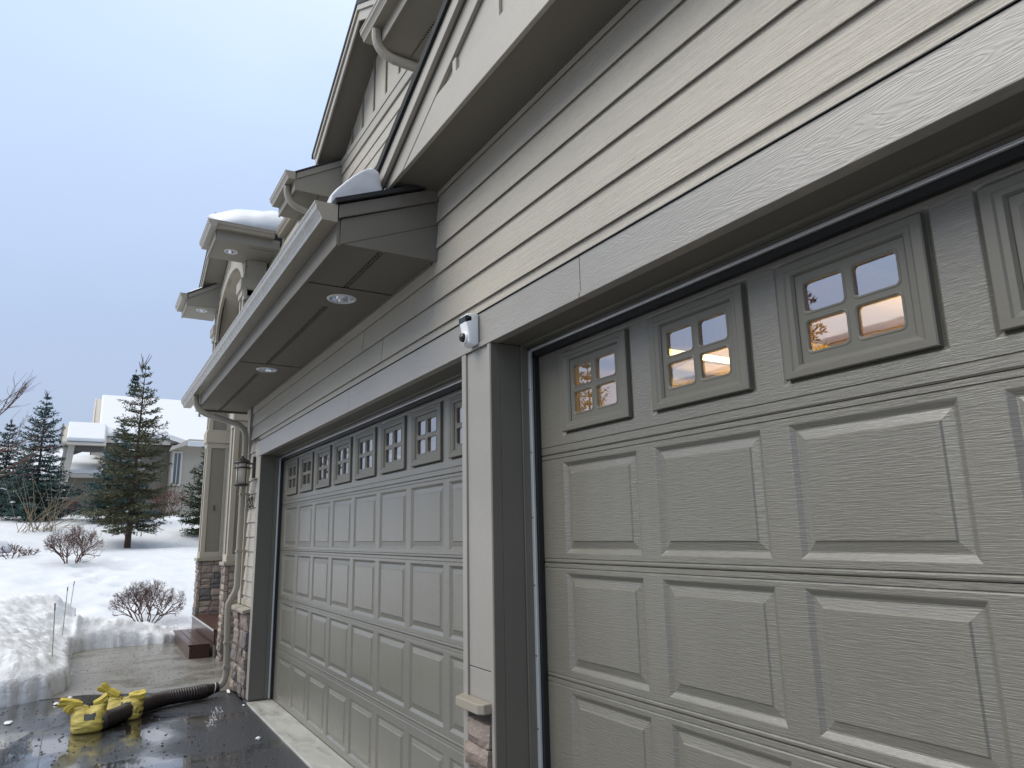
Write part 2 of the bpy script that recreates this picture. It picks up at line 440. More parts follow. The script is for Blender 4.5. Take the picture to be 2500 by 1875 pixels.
def snow_h(x, y):
    d = edge_dist(x, y)
    if x < -9.5: d = 9
    d += .05 * fbm(x * 2.3, y * 2.3, 1.0) + .032 * fbm(x * 8, y * 8, 2.0)
    t = terrain(x, y)
    t += .05 * fbm(x * .45, y * .45, 5) * sst(-6, -9, x) + .012 * fbm(x * 2.5, y * 2.5, 8)
    # plowed bank
    crest = interp(y, [(-6, .95), (-3.2, .82), (-2.7, .84), (-2.2, .80), (-1.95, .56), (-1.7, .46), (-1.24, .40), (-.8, .29), (-.45, .19), (.2, .10)])
    wall = .25 if y < -1.95 else interp(y, [(-1.95, .25), (-1.5, .26), (-.45, .13), (0, .05)])
    up = interp(d, [(0, -.25), (.015, wall * .55), (.06, wall), (.45, lerp(wall, crest, .38)), (1.25, crest), (2.2, crest * .98), (3.4, crest * .35)])
    if y > -1.9: up = interp(d, [(0, -.25), (.02, wall * .6), (.07, wall), (.30, crest), (.7, crest * .93), (1.3, crest * .3)])
    if x < -6.9 and y < -1.7: up *= sst(-9, -6.4, x)
    h = max(t * sst(0, .35, d), up) if d > 0 else up
    near = sst(-9, -6.5, x)
    if d > .03:
        lump = abs(fbm(x * 3.1, y * 3.1, 11, 4))
        h += near * (.075 * lump - .01 + .022 * fbm(x * 8, y * 8, 3, 3)) * sst(.03, .3, d)
    if -13.5 < x < -7:                                  # footprints and old hollows
        for (fx, fy, fr) in FEET:
            q = ((x - fx) ** 2 + (y - fy) ** 2) / (fr * fr)
            if q < 4: h -= .10 * math.exp(-q) - .025 * math.exp(-(math.sqrt(q) - 1.5) ** 2 * 4)
    return h if d > -.02 else -.25
def grid(xs, ys, fn):
    mb = MB(); nx, ny = len(xs), len(ys)
    mb.v = [(x, y, fn(x, y)) for x in xs for y in ys]
    mb.f = [(i * ny + j, (i + 1) * ny + j, (i + 1) * ny + j + 1, i * ny + j + 1) for i in range(nx - 1) for j in range(ny - 1)]
    mb.mi = [0] * len(mb.f); return mb
xs = [-5.2 + .030 * i for i in range(int(3.9 / .03))]; xs = [-7.0 + .045 * i for i in range(40)] + xs
ys = [-4.0 + .05 * i for i in range(26)] + [-2.72 + .028 * i for i in range(110)]
ys = [-6.5, -5.8, -5.2, -4.6, -4.3] + ys + [.45, .6]
bank = grid(xs, ys, snow_h)
# little snow carves: keep only cells with something above the paving
kv = bank.v; bank.f = [f for f in bank.f if max(kv[i][2] for i in f) > -.2]; bank.mi = [0] * len(bank.f)
bank = bank.build('snow_bank', 'bank', fix=False, smooth=True); tag(bank, kind='structure')
xf = [-500, -300, -200, -120, -80, -60, -48, -40, -35] + [-31 + .5 * i for i in range(32)] + [-15 + .11 * i for i in range(73)]
xf = [x for x in xf if x < -7.0] + [-6.985]
yf = [-400, -200, -100, -60, -40, -28, -20, -15] + [-12 + .4 * i for i in range(18)] + [-5 + .11 * i for i in range(62)] + [1.9 + .5 * i for i in range(22)] + [14, 20, 30, 60, 120, 300]
sf = grid(xf, yf, snow_h).build('snow_field', 'snow', fix=False, smooth=True); tag(sf, kind='structure')
# snow left of the driveway bank, out to the street side
sl = grid([-7.0, -6.2, -5.4, -4.6, -3.8, -3.0, -2.2, -1.6], [-13, -12, -11, -10, -9, -8, -7.2, -6.5], lambda x, y: (.9 + .12 * fbm(x * .8, y * .8, 2)) * sst(-1.5, -2.6, x) * sst(-13.2, -12, y)).build('snow_verge', 'bank', fix=False, smooth=True); tag(sl, kind='structure')

# ================================================================== THE HOUSE
H = empty('house', (0, 0, 0))
tag(H, 'large beige and taupe house with two panelled garage doors and an arched stone-footed porch', 'house')
def part(name, mb, mat, bevel=.0025, parent=None, smooth=False):
    return mb.build(name, mat, parent or H, bevel=bevel, smooth=smooth)

YT, YS = -.25, -.232          # face of trim, butt face of siding
# ---- wall core
W = lambda *a: MB().box(*a)
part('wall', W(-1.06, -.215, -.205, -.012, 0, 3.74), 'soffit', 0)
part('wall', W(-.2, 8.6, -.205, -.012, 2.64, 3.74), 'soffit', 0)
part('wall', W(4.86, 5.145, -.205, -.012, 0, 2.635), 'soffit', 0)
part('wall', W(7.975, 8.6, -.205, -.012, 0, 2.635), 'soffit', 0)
part('wall', W(-1.06, -.92, -.012, 6.5, 0, 4.0), 'siding', 0)
part('wall', W(8.46, 8.6, -.012, 6.5, 0, 4.4), 'siding', 0)
# ---- siding courses, board by board
LINES = [2.702, 2.866, 3.029, 3.192, 3.355, 3.519, 3.683]
def course(x0, x1, z0, e=.164, y=YS, mat='siding', clip=None, zlo=None):
    top = z0 + e + .022
    if clip: top = min(top, clip)
    lo = zlo if zlo else z0
    yy = lambda z: y + .0165 * (z - z0) / (e + .022)
    mb = MB().prism([(yy(lo), lo), (y + .0065, lo), (y + .0072, lo + .012), (y + .026, lo + .012), (y + .026, top), (yy(top), top)], 'x', x0, x1)
    j = random.uniform(-.0006, .0006)
    return part('siding_board', mb, mat, .0012)
SEAMS = {2.702: [4.0], 2.866: [3.574], 3.029: [3.172], 3.192: [2.753], 3.355: [], 3.519: [], 3.683: []}
for z in LINES:
    x0, x1 = (-.93, 8.59) if z < 3.3 else (4.40, 8.59)
    cuts = [x0] + SEAMS[z] + ([6.9] if z in (3.519,) else []) + [x1]
    clip = 3.735
    for a, b in zip(cuts, cuts[1:]):
        if z == 2.702: course(a + .0015, b - .0015, z, zlo=2.796)
        else: course(a + .005, b - .005, z, clip=clip)
zz = 2.866 - .164
while zz > .93:                                          # courses left of the double door
    course(-.93, -.325, zz, clip=zz + .186, zlo=max(zz, .962)); zz -= .164
course(-.93, -.325, zz, clip=zz + .186, zlo=.962) if zz + .164 > .97 else None
# ---- corner board, casing, header
part('corner_board', W(-1.085, -.935, YT - .004, -.206, .96, 3.27), 'beige')
part('casing_board', W(-.322, -.203, YT, -.206, 0.03, 2.612), 'trimv')
part('casing_board', W(8.0, 8.12, YT, -.206, 0.03, 2.612), 'trimv')
part('siding_board', MB().box(8.125, 8.6, YS, -.206, 0, 2.79), 'siding')
for a, b in ((-.322, 2.95), (2.953, 5.898), (5.902, 8.12)):
    part('header_board', W(a, b, YT, -.206, 2.640, 2.790), 'trim')
    part('header_drip_strip', W(a, b, YT - .007, -.206, 2.6125, 2.6385), 'trim')
part('header_flashing', W(-.33, 8.13, YT - .006, -.21, 2.7915, 2.7950), 'rubber', 0)
# pilaster between the doors
part('pilaster_board', W(4.896, 5.122, -.243, -.206, 1.092, 2.611), 'trimv')
part('pilaster_board', W(4.896, 5.122, -.2425, -.206, .955, 1.088), 'trimv')
part('pilaster_edge_strip', W(4.848, 4.8945, YT - .003, -.2, .03, 2.6115), 'trimv')
part('pilaster_edge_strip', W(5.1235, 5.148, YT - .003, -.2, .03, 2.6115), 'trimv')
part('pilaster_edge_return', W(5.1485, 5.160, YT - .0025, -.1995, .03, 2.6112), 'jamb')
# ---- door reveals
def reveal(x, sgn):
    """jamb lining with a bead; sgn = direction the face looks"""
    a, b = (x - .012, x) if sgn > 0 else (x, x + .012)
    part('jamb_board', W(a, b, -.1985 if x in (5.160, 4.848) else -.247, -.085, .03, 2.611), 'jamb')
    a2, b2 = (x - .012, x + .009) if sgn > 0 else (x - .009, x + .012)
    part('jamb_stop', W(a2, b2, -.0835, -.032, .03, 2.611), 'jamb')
    # aluminium weather strip with its rubber lip
    s0, s1 = (x + .0095, x + .030) if sgn > 0 else (x - .030, x - .0095)
    part('weather_strip', W(min(s0, s1), max(s0, s1), -.046, -.031, .03, 2.606), 'alum', .002)
    c0, c1 = (x - .01, x + .043) if sgn > 0 else (x - .043, x + .01)
    part('weather_seal', W(c0, c1, -.029, -.0035, .03, 2.606), 'rubber', 0)
    sc = MB()
    for i in range(9): sc.lathe([(0, .003), (.003, .002), (.004, 0)], (0, 0, 0), 8)
    for i in range(8):
        me = SCREW
        link('screw', me, H, (lerp(s0, s1, .5), -.0462, .22 + i * .31), (R(90), 0, 0))
SCREW = MB().lathe([(.0001, .0035), (.003, .0028), (.0045, 0)], (0, 0, 0), 8).mesh('screw', 'darkmetal', smooth=True)
reveal(-.200, 1); reveal(5.160, 1); reveal(4.848, -1); reveal(7.99, -1)
for a, b in ((-.2, 4.848), (5.16, 7.99)):
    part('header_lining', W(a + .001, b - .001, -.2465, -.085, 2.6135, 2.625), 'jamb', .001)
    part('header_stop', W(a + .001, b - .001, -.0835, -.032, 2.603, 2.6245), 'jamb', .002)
    part('weather_strip', W(a + .01, b - .01, -.046, -.031, 2.580, 2.600), 'alum', .003)
    part('weather_strip_lip', MB().prism([(-.052, 2.601), (-.047, 2.590), (-.047, 2.6025)], 'x', a + .011, b - .011), 'darkmetal', 0)
    part('weather_seal', W(a + .01, b - .01, -.029, -.0035, 2.553, 2.6), 'rubber', 0)

# ---- garage doors
SEC = [(2.058, 2.602), (1.562, 2.058), (1.063, 1.562), (.555, 1.063), (.022, .555)]
PAN = [(2.137, 2.537), (1.605, 2.015), (1.109, 1.521), (.611, 1.020), (.070, .479)]
def ring_panel(w, h):
    mb = MB(); R_ = [(0, 0), (.0035, .0012), (.019, .0125), (.0235, .0130), (.0505, .0065), (.0555, .0015)]
    for ins, y in R_:
        a, b = w / 2 - ins, h / 2 - ins
        mb.v += [(-a, y, -b), (a, y, -b), (a, y, b), (-a, y, b)]
    for k in range(len(R_) - 1):
        for i in range(4):
            mb.f.append((k * 4 + i, k * 4 + (i + 1) % 4, k * 4 + 4 + (i + 1) % 4, k * 4 + 4 + i))
    o = (len(R_) - 1) * 4; mb.f.append((o, o + 1, o + 2, o + 3)); mb.mi = [0] * len(mb.f)
    return mb
def rrect(cx, cz, a, b, r, k=4):
    P = []
    for sx_, sz_, t0 in ((1, 1, 0), (-1, 1, 90), (-1, -1, 180), (1, -1, 270)):
        for i in range(k + 1):
            t = R(t0 + 90 * i / k)
            P.append((cx + sx_ * (a - r) + r * math.cos(t), cz + sz_ * (b - r) + r * math.sin(t)))
    return P
def holed(outer, holes, y0, y1, name, mat, axis='y'):
    """flat plate with holes, front at y0, walls back to y1"""
    bm = bmesh.new(); loops = []
    for lp in [outer] + holes:
        vs = [bm.verts.new((p[0], y0, p[1])) for p in lp]
        loops.append(vs)
        for i in range(len(vs)): bm.edges.new((vs[i], vs[(i + 1) % len(vs)]))
    bmesh.ops.triangle_fill(bm, use_beauty=True, use_dissolve=False, edges=bm.edges[:], normal=(0, -1, 0))
    for vs in loops:
        bk = [bm.verts.new((v.co.x, y1, v.co.z)) for v in vs]
        for i in range(len(vs)):
            j = (i + 1) % len(vs); bm.faces.new((vs[i], vs[j], bk[j], bk[i]))
    bmesh.ops.recalc_face_normals(bm, faces=bm.faces)
    me = bpy.data.meshes.new(name); bm.to_mesh(me); bm.free(); me.materials.append(M[mat]); return me
def window_meshes(w, h):
    # emboss ring around the light
    em = MB(); R_ = [(0, 0), (.003, .001), (.016, .011), (.040, .011)]
    for ins, y in R_:
        a, b = w / 2 - ins, h / 2 - ins; em.v += [(-a, y, -b), (a, y, -b), (a, y, b), (-a, y, b)]
    for k in range(3):
        for i in range(4): em.f.append((k * 4 + i, k * 4 + (i + 1) % 4, k * 4 + 4 + (i + 1) % 4, k * 4 + 4 + i))
    em.mi = [0] * len(em.f)
    # moulded proud frame
    fr = MB(); a0, b0 = w / 2 - .019, h / 2 - .015
    Q = [(0, .010), (0, -.012), (.004, -.015), (.030, -.015), (.036, -.011), (.052, -.010), (.060, -.002), (.0605, .016)]
    for ins, y in Q:
        a, b = a0 - ins, b0 - ins * .72; fr.v += [(-a, y, -b), (a, y, -b), (a, y, b), (-a, y, b)]
    for k in range(len(Q) - 1):
        for i in range(4): fr.f.append((k * 4 + i, k * 4 + (i + 1) % 4, k * 4 + 4 + (i + 1) % 4, k * 4 + 4 + i))
    fr.mi = [0] * len(fr.f)
    ai, bi = a0 - .059, b0 - .059 * .72
    px, pz = .0835, .0625; pa, pb = .0665, .0475
    holes = [rrect(sx_ * px, sz_ * pz, pa, pb, .013) for sz_ in (1, -1) for sx_ in (-1, 1)]
    gm = holed([(-ai, -bi), (ai, -bi), (ai, bi), (-ai, bi)], holes, .0015, .013, 'window_grille', 'doortrim')
    # routed lip round every light
    lip = MB()
    for sz_ in (1, -1):
        for sx_ in (-1, 1):
            o1 = rrect(sx_ * px, sz_ * pz, pa + .0085, pb + .0085, .018); o2 = rrect(sx_ * px, sz_ * pz, pa + .004, pb + .004, .0155); o3 = rrect(sx_ * px, sz_ * pz, pa + .0002, pb + .0002, .013)
            k = len(o1); vs = [(p[0], .0012, p[1]) for p in o1] + [(p[0], -.0028, p[1]) for p in o2] + [(p[0], .006, p[1]) for p in o3]
            lip.add(vs, [(r * k + i, r * k + (i + 1) % k, (r + 1) * k + (i + 1) % k, (r + 1) * k + i) for r in (0, 1) for i in range(k)])
    pane = MB().add([(-pa - .003, 0, -pb - .003), (pa + .003, 0, -pb - .003), (pa + .003, 0, pb + .003), (-pa - .003, 0, pb + .003)], [(0, 1, 2, 3)])
    return em.mesh('window_surround', 'door', fix=False), fr.mesh('window_frame', 'doortrim'), gm, lip.mesh('window_lip', 'doortrim', smooth=True), pane.mesh('pane', 'glass', fix=False), (px, pz)
def rail(z0, z1, x0, x1, grooves, gap0, gap1):
    """horizontal steel rail with pressed grooves; gap0/gap1: ends that meet another section"""
    pr = []
    if gap0: pr += [(.014, z0 + .001), (.0045, z0 + .0015), (0, z0 + .0065)]
    else: pr += [(0, z0)]
    for gz in sorted(grooves): pr += [(0, gz - .0060), (.0042, gz - .0004), (.0046, gz + .0012), (0, gz + .0022)]
    if gap1: pr += [(0, z1 - .0035), (.004, z1 - .001), (.014, z1 - .0007)]
    else: pr += [(0, z1)]
    mb = MB(); k = len(pr); mb.v = [(x0, y, z) for y, z in pr] + [(x1, y, z) for y, z in pr]
    mb.f = [(i, i + k, i + 1 + k, i + 1) for i in range(k - 1)]; mb.mi = [0] * (k - 1); return mb
def garage_door(name_lab, x0, x1, ox, pitch, w, ncol):
    back = MB()
    for (a, b) in [(.02, PAN[0][0] + .03), (PAN[0][1] - .03, 2.605)]: back.box(x0, x1, .016, .05, a, b)
    cols = [ox + i * pitch for i in range(ncol)]
    ed = [x0] + sum([[c + .03, c + w - .03] for c in cols], []) + [x1]
    for a, b in zip(ed[::2], ed[1::2]): back.box(a, b, .016, .05, PAN[0][0] + .03, PAN[0][1] - .03)
    D = back.build('garage_door', 'darkbox', H); D['label'] = name_lab
    for si, ((s0, s1), (p0, p1)) in enumerate(zip(SEC, PAN)):
        mb = MB()
        r1 = rail(s0, p0, x0, x1, [s0 + (.038 if si == 0 else .0195)] if si < 4 else [], si < 4, False)
        r2 = rail(p1, s1, x0, x1, [s1 - .021] if si > 0 else [], False, si > 0)
        mb.add(r1.v, r1.f); mb.add(r2.v, r2.f)
        ee = [x0] + sum([[c, c + w] for c in cols], []) + [x1]
        for a, b in zip(ee[::2], ee[1::2]): mb.add([(a, 0, p0), (b, 0, p0), (b, 0, p1), (a, 0, p1)], [(0, 1, 2, 3)])
        mb.build('door_section', 'door', D, fix=False)
        if si == 0:
            em, fr, gm, lp, pn, (px, pz) = window_meshes(w, p1 - p0)
            for c in cols:
                o = (c + w / 2, 0, (p0 + p1) / 2)
                link('window_surround', em, D, o); link('window_frame', fr, D, o); link('window_grille', gm, D, o); link('window_lip', lp, D, o)
                for sz_ in (1, -1):
                    for sx_ in (-1, 1): link('pane', pn, D, (o[0] + sx_ * px, .0115, o[2] + sz_ * pz))
        else:
            pm = ring_panel(w, p1 - p0).mesh('panel', 'door', fix=False)
            for c in cols: link('panel', pm, D, (c + w / 2, 0, (p0 + p1) / 2))
    MB().prism([(-.004, .022), (.045, .022), (.040, .004), (.006, .004)], 'x', x0, x1).build('bottom_seal', 'rubber', D)
    return D
garage_door('double garage door with eight columns of raised panels', -.192, 4.84, 0.0, .595, .5164, 8)
garage_door('single garage door nearest, wood-grain steel panels', 5.165, 7.985, 5.380, .6181, .5133, 4)

# ---- garage interior seen through the lights
part('garage_floor', W(-.9, 8.45, .06, 6.5, -.05, .0), 'concrete', 0)
part('garage_back_wall', W(-.9, 8.45, 6.4, 6.5, .0, 3.0), 'drywall', 0)
part('garage_ceiling', W(-.9, 8.45, -.011, 6.4, 2.95, 3.0), 'drywall', 0)
part('garage_partition', W(4.93, 5.07, .06, 6.4, .0, 2.95), 'drywall', 0)
for yy in (1.3, 2.6): part('ceiling_joist', W(5.1, 8.4, yy, yy + .09, 2.80, 2.949), 'timber')
for xx in (5.28, 7.88, -.1, 4.75): part('door_track', W(xx - .02, xx + .02, .3, 3.2, 2.63, 2.67), 'alum')
part('storage_shelf', W(5.1, 6.0, 4.6, 6.38, 1.9, 2.5), 'darkbox', 0)
part('storage_shelf', W(6.9, 7.7, 2.4, 3.0, 1.2, 2.75), 'darkbox', 0)
part('opener_rail', W(6.52, 6.60, .2, 3.4, 2.66, 2.72), 'darkbox', 0)
part('opener_unit', W(6.36, 6.76, 3.4, 3.9, 2.58, 2.80), 'darkbox', 0)
part('storage_shelf', W(.5, 3.4, 5.6, 6.38, 1.8, 2.5), 'timber', 0)
for (xx, yy) in ((6.35, 1.9), (7.3, 3.6)):
    part('garage_ceiling_lamp', W(xx - .10, xx + .10, yy - .55, yy + .55, 2.86, 2.93), 'lamp', 0)
part('garage_ceiling_lamp', W(2.3, 2.42, 3.2, 3.9, 2.86, 2.93), 'lamp', 0)
for a, b in ((-.187, 4.835), (5.172, 7.978)):
    part('apron_slab', MB().prism([(-.262, .012), (-.256, .0185), (.05, .0185), (.05, -.1), (-.262, -.1)], 'x', a, b), 'apron', 0)

# ---- stone veneer
def stone_mesh(w, h, d, seed):
    """one rough-faced stone: w along u, h up, face towards -y in local space, back at y=0"""
    rnd = random.Random(seed); nx = max(3, int(w / .035)); nz = max(3, int(h / .03)); mb = MB()
    grid_ = {}
    for i in range(nx + 1):
        for j in range(nz + 1):
            u, v = i / nx, j / nz
            ex = min(u, 1 - u) * w; ez = min(v, 1 - v) * h
            ed_ = min(ex, ez)
            dep = d * (.80 + .20 * sst(0, .008, ed_)) + .016 * fbm(u * w * 6 + seed, v * h * 9, seed * .37, 3) + .010 * noise.noise(Vector((u * 1.3 + seed, v * 1.3, 4)))
            jx = .004 * noise.noise(Vector((seed, v * h * 20, 1))) if i in (0, nx) else 0
            jz = .004 * noise.noise(Vector((u * w * 20, seed, 2))) if j in (0, nz) else 0
            grid_[i, j] = len(mb.v); mb.v.append((u * w - w / 2 + jx, -dep, v * h + jz))
    for i in range(nx):
        for j in range(nz): mb.f.append((grid_[i, j], grid_[i + 1, j], grid_[i + 1, j + 1], grid_[i, j + 1]))
    rim = [grid_[i, 0] for i in range(nx + 1)] + [grid_[nx, j] for j in range(1, nz + 1)] + [grid_[i, nz] for i in range(nx - 1, -1, -1)] + [grid_[0, j] for j in range(nz - 1, 0, -1)]
    bk = {}
    for r_ in rim: bk[r_] = len(mb.v); p = mb.v[r_]; mb.v.append((p[0], 0, p[2]))
    for a, b in zip(rim, rim[1:] + rim[:1]): mb.f.append((a, bk[a], bk[b], b))
    mb.mi = [0] * len(mb.f)
    return mb.mesh('stone', 'stone', smooth=False)
SEED = [100]
def lay_stones(parent, origin, rz, width, height, d=.05, hs=(.065, .085, .12, .16), gap=.007, wmin=.10, wmax=.30):
    z = 0; rnd = random.Random(SEED[0]); T = Matrix.Rotation(rz, 3, 'Z')
    def put(u, v, w, h):
        SEED[0] += 1; dd = d + rnd.uniform(-.010, .016)
        me = stone_mesh(w - gap, h - gap, dd, SEED[0])
        p = Vector(origin) + T @ Vector((u + w / 2, 0, 0)) + Vector((0, 0, v + gap / 2))
        link('stone', me, parent, p, (0, 0, rz))
    while z < height - .02:
        h = rnd.choice(hs)
        if height - z - h < .06: h = height - z
        u = 0
        while u < width - .01:
            ww = rnd.uniform(wmin, wmax)
            if width - u - ww < wmin: ww = width - u
            if h > .14 and rnd.random() < .35:
                hh = h * rnd.uniform(.4, .6); put(u, z, ww, hh); put(u, z + hh, ww, h - hh)
            else: put(u, z, ww, h)
            u += ww
        z += h
# wall base left of the double door
sb = part('stone_base', W(-1.06, -.215, -.232, -.206, 0, .905), 'mortar', 0)
lay_stones(sb, (-1.085, -.230, .02), 0, .755, .875, .055, hs=(.08, .11, .15, .19), wmin=.13, wmax=.36)
part('stone_cap', MB().prism([(-.205, .955), (-.205, .905), (-.330, .898), (-.330, .930)], 'x', -1.13, -.326), 'capblock', .004)
part('cap_backing_trim', W(-.93, -.326, -.2405, -.206, .957, 1.02), 'beige')
# mid pilaster stone and its cap
mp_ = part('stone_base', W(4.897, 5.12, -.225, -.206, 0, .90), 'mortar', 0)
lay_stones(mp_, (4.898, -.222, .0), 0, .222, .872, .052, hs=(.09, .16, .21), wmin=.20, wmax=.24)
capm = MB(); tp = [(4.848, -.247), (4.848, -.262), (4.883, -.312), (5.098, -.312), (5.1225, -.29), (5.1225, -.247)]
capm.prism(tp, 'z', .918, .962); part('stone_cap', capm, 'capblock', .005)

# ---- lower eave over the double door
ZS = 3.285
EX0, EX1 = -1.36, 4.468
LIGHTS = [(3.555, -.512), (1.21, -.514)]
def disc_plate(x0, x1, y0, y1, cx, cy, r, z, name, mat, parent):
    bm = bmesh.new(); lo = [(x0, y0), (x1, y0), (x1, y1), (x0, y1)]; ci = [(cx + r * math.cos(2 * math.pi * i / 28), cy + r * math.sin(2 * math.pi * i / 28)) for i in range(28)]
    for lp in (lo, ci):
        vs = [bm.verts.new((p[0], p[1], z)) for p in lp]
        for i in range(len(vs)): bm.edges.new((vs[i], vs[(i + 1) % len(vs)]))
    bmesh.ops.triangle_fill(bm, use_beauty=True, use_dissolve=False, edges=bm.edges[:], normal=(0, 0, -1))
    for f in bm.faces:
        if f.normal.z > 0: f.normal_flip()
    me = bpy.data.meshes.new(name); bm.to_mesh(me); bm.free(); me.materials.append(M[mat])
    return link(name, me, parent)
RL_RING = MB().lathe([(.076, .004), (.078, -.004), (.096, -.003), (.099, .002)], (0, 0, 0), 32).mesh('trim_ring', 'whiteplastic', smooth=True)
RL_CONE = MB().lathe([(.077, .003), (.074, .02), (.064, .06), (.045, .085), (.0005, .09)], (0, 0, 0), 32).mesh('reflector', 'chrome', smooth=True)
def recessed(x, y, z, ring='trim_ring'):
    r_ = link('recessed_light', RL_RING, H, (x, y, z)); c_ = link('reflector', RL_CONE, r_)
    r2 = MB().lathe([(.0780, -.0035), (.0862, -.0065), (.0955, -.0035)], (0, 0, 0), 32).build('light_bezel', 'whiteplastic', r_, smooth=True)
LW = .213
brk = [EX0]
for cx, cy in sorted(LIGHTS): brk += [cx - LW, cx + LW]
brk += [EX1]
for a, b in zip(brk[::2], brk[1::2]):
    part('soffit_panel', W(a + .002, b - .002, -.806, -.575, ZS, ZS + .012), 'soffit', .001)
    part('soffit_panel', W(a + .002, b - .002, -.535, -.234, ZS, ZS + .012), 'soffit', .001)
    # continuous vent strip with louvre slots
    V = MB(); y0, y1 = -.574, -.536; x = a + .04
    V.box(a + .003, b - .003, y0, y1, ZS + .010, ZS + .013, 1)
    V.box(a + .003, b - .003, y0 + .016, y0 + .020, ZS - .004, ZS + .010)
    V.box(a + .003, b - .003, y1 - .004, y1, ZS - .004, ZS + .010); V.box(a + .003, b - .003, y0, y0 + .0025, ZS - .004, ZS + .010)
    while x < b - .04:
        V.box(x, x + .009, y0 + .0026, y0 + .0158, ZS - .002, ZS + .006); V.box(x + .010, x + .026, y0 + .0203, y1 - .0042, ZS - .002, ZS + .004); x += .038
    V.build('soffit_vent', ['soffit', 'void'], H)
for cx, cy in LIGHTS:
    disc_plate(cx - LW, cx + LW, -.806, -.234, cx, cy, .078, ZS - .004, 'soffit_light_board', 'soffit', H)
    recessed(cx, cy, ZS - .006)
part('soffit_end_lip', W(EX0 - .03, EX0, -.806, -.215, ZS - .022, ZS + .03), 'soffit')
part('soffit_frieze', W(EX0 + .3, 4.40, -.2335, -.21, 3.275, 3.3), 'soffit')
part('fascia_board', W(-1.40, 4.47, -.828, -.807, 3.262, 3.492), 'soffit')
GP = [(0, .105), (0, 0), (.086, 0), (.090, .018), (.102, .043), (.118, .058), (.1205, .085), (.127, .092), (.127, .103), (.118, .1045)]
GI = [(.1165, .100), (.1225, .096), (.1165, .088), (.1150, .061), (.099, .046), (.087, .020), (.083, .003), (.003, .003), (.003, .105)]
def gutter(a, b, yf, z, front='gutter', axis='x', sgn=-1, caps=(True, True), xf=None):
    """K-style gutter; axis x: fascia at y=yf opening towards -y"""
    poly = [((yf - o), z + h) for o, h in GP + GI] if axis == 'x' else [((yf + o), z + h) for o, h in GP + GI]
    mb = MB().prism(poly, axis, a, b)
    if front != 'gutter':
        k = len(poly)
        for i in range(k):                                   # front ogee carries the wet sheet
            if 2 <= i <= 6: mb.mi[-k + i] = 1
    g_ = mb.build('gutter', ['gutter', front], H)
    out_ = GP[1:7] + [(.127, .1), (0, .105)]
    for t, c in zip((a, b), caps):
        if c:
            pl = [((yf - o if axis == 'x' else yf + o), z + h) for o, h in out_]
            MB().prism(pl, axis, t - (.0022 if t == a else -.0001), t - (.0001 if t == a else -.0022)).build('gutter_end_cap', 'gutter', g_)
    return g_
gutter(-1.93, 4.490, -.8295, 3.388, 'wetgutter')
part('roof', MB().prism([(-.845, 3.494), (.70, 4.132), (.70, 4.162), (-.852, 3.518)], 'x', -1.93, 4.515), 'shingle', 0)
# near return of the eave: sloped boards
SL = .413
zr = lambda y: 3.499 + (y + .82) * SL
part('return_rake_trim', MB().prism([(-.822, zr(-.822) - .006), (-.212, zr(-.212) - .006), (-.212, zr(-.212) - .088), (-.822, zr(-.822) - .084)], 'x', 4.469, 4.495), 'soffit')
part('return_board', MB().prism([(-.806, zr(-.806) - .09), (-.214, zr(-.214) - .09), (-.214, zr(-.214) - .237), (-.806, zr(-.806) - .237)], 'x', 4.464, 4.4795), 'soffit', .001)
part('return_board', MB().prism([(-.790, zr(-.79) - .2395), (-.216, zr(-.216) - .2395), (-.218, 3.276), (-.786, 3.272)], 'x', 4.464, 4.479), 'soffit', .001)

# ---- near gable over the single door (jetties out over the wall)
GS = .462; AX = 7.25
zg = lambda x: 3.795 + GS * (AX - abs(x - AX) - 4.307)                # underside of the shingles
part('gable_soffit', W(4.44, 10.06, -.4855, -.215, 3.713, 3.725), 'soffit', .001)
gw = part('gable_wall', MB().prism([(4.50, 3.726), (10.0, 3.726), (AX, zg(AX) - .06)], 'y', -.490, -.22), 'gableboard', 0)
MB().prism([(4.45, 3.7085), (10.05, 3.7085), (9.55, 3.918), (4.95, 3.918)], 'y', -.5095, -.4862).build('gable_skirt_board', 'gableboard', gw, bevel=.003)
for i in range(-5, 6):
    bx = 5.715 + .43 * i + 0 * 1
    bx = 5.285 + .430 * (i + 1)
    zt = zg(bx) - .245
    if zt > 4.0: MB().box(bx - .019, bx + .019, -.506, -.4905, 3.9195, zt).build('batten', 'gableboard', gw, bevel=.002)
def rakeboard(name, off0, off1, y0, y1, mat, ax, fn, xl, xr, parent, bev=.002):
    """sloped pair of boards following the roof line fn, between vertical offsets off0 (top) and off1 (bottom)"""
    for s_ in (-1, 1):
        xe = xl if s_ < 0 else xr
        poly = [(xe, fn(xe) - off0), (ax, fn(ax) - off0), (ax, fn(ax) - off1), (xe, fn(xe) - off1)]
        MB().prism(poly, 'y', y0, y1).build(name, mat, parent, bevel=bev)
GL, GR_ = 4.27, 2 * AX - 4.27
gr = part('gable_roof', MB().add([(GL, -.535, zg(GL)), (AX, -.535, zg(AX)), (AX, 2.6, zg(AX)), (GL, 2.6, zg(GL)), (GR_, -.535, zg(GL)), (GR_, 2.6, zg(GL)),
          (GL, -.535, zg(GL) + .03), (AX, -.535, zg(AX) + .03), (AX, 2.6, zg(AX) + .03), (GL, 2.6, zg(GL) + .03), (GR_, -.535, zg(GL) + .03), (GR_, 2.6, zg(GL) + .03)],
          [(0, 1, 2, 3), (1, 4, 5, 2), (6, 9, 8, 7), (7, 8, 11, 10), (0, 6, 7, 1), (1, 7, 10, 4), (0, 3, 9, 6), (4, 10, 11, 5)]), 'shingle', 0)
rakeboard('shingle_edge', -.055, -.001, -.566, -.5355, 'shingle', AX, zg, GL, GR_, gr, 0)
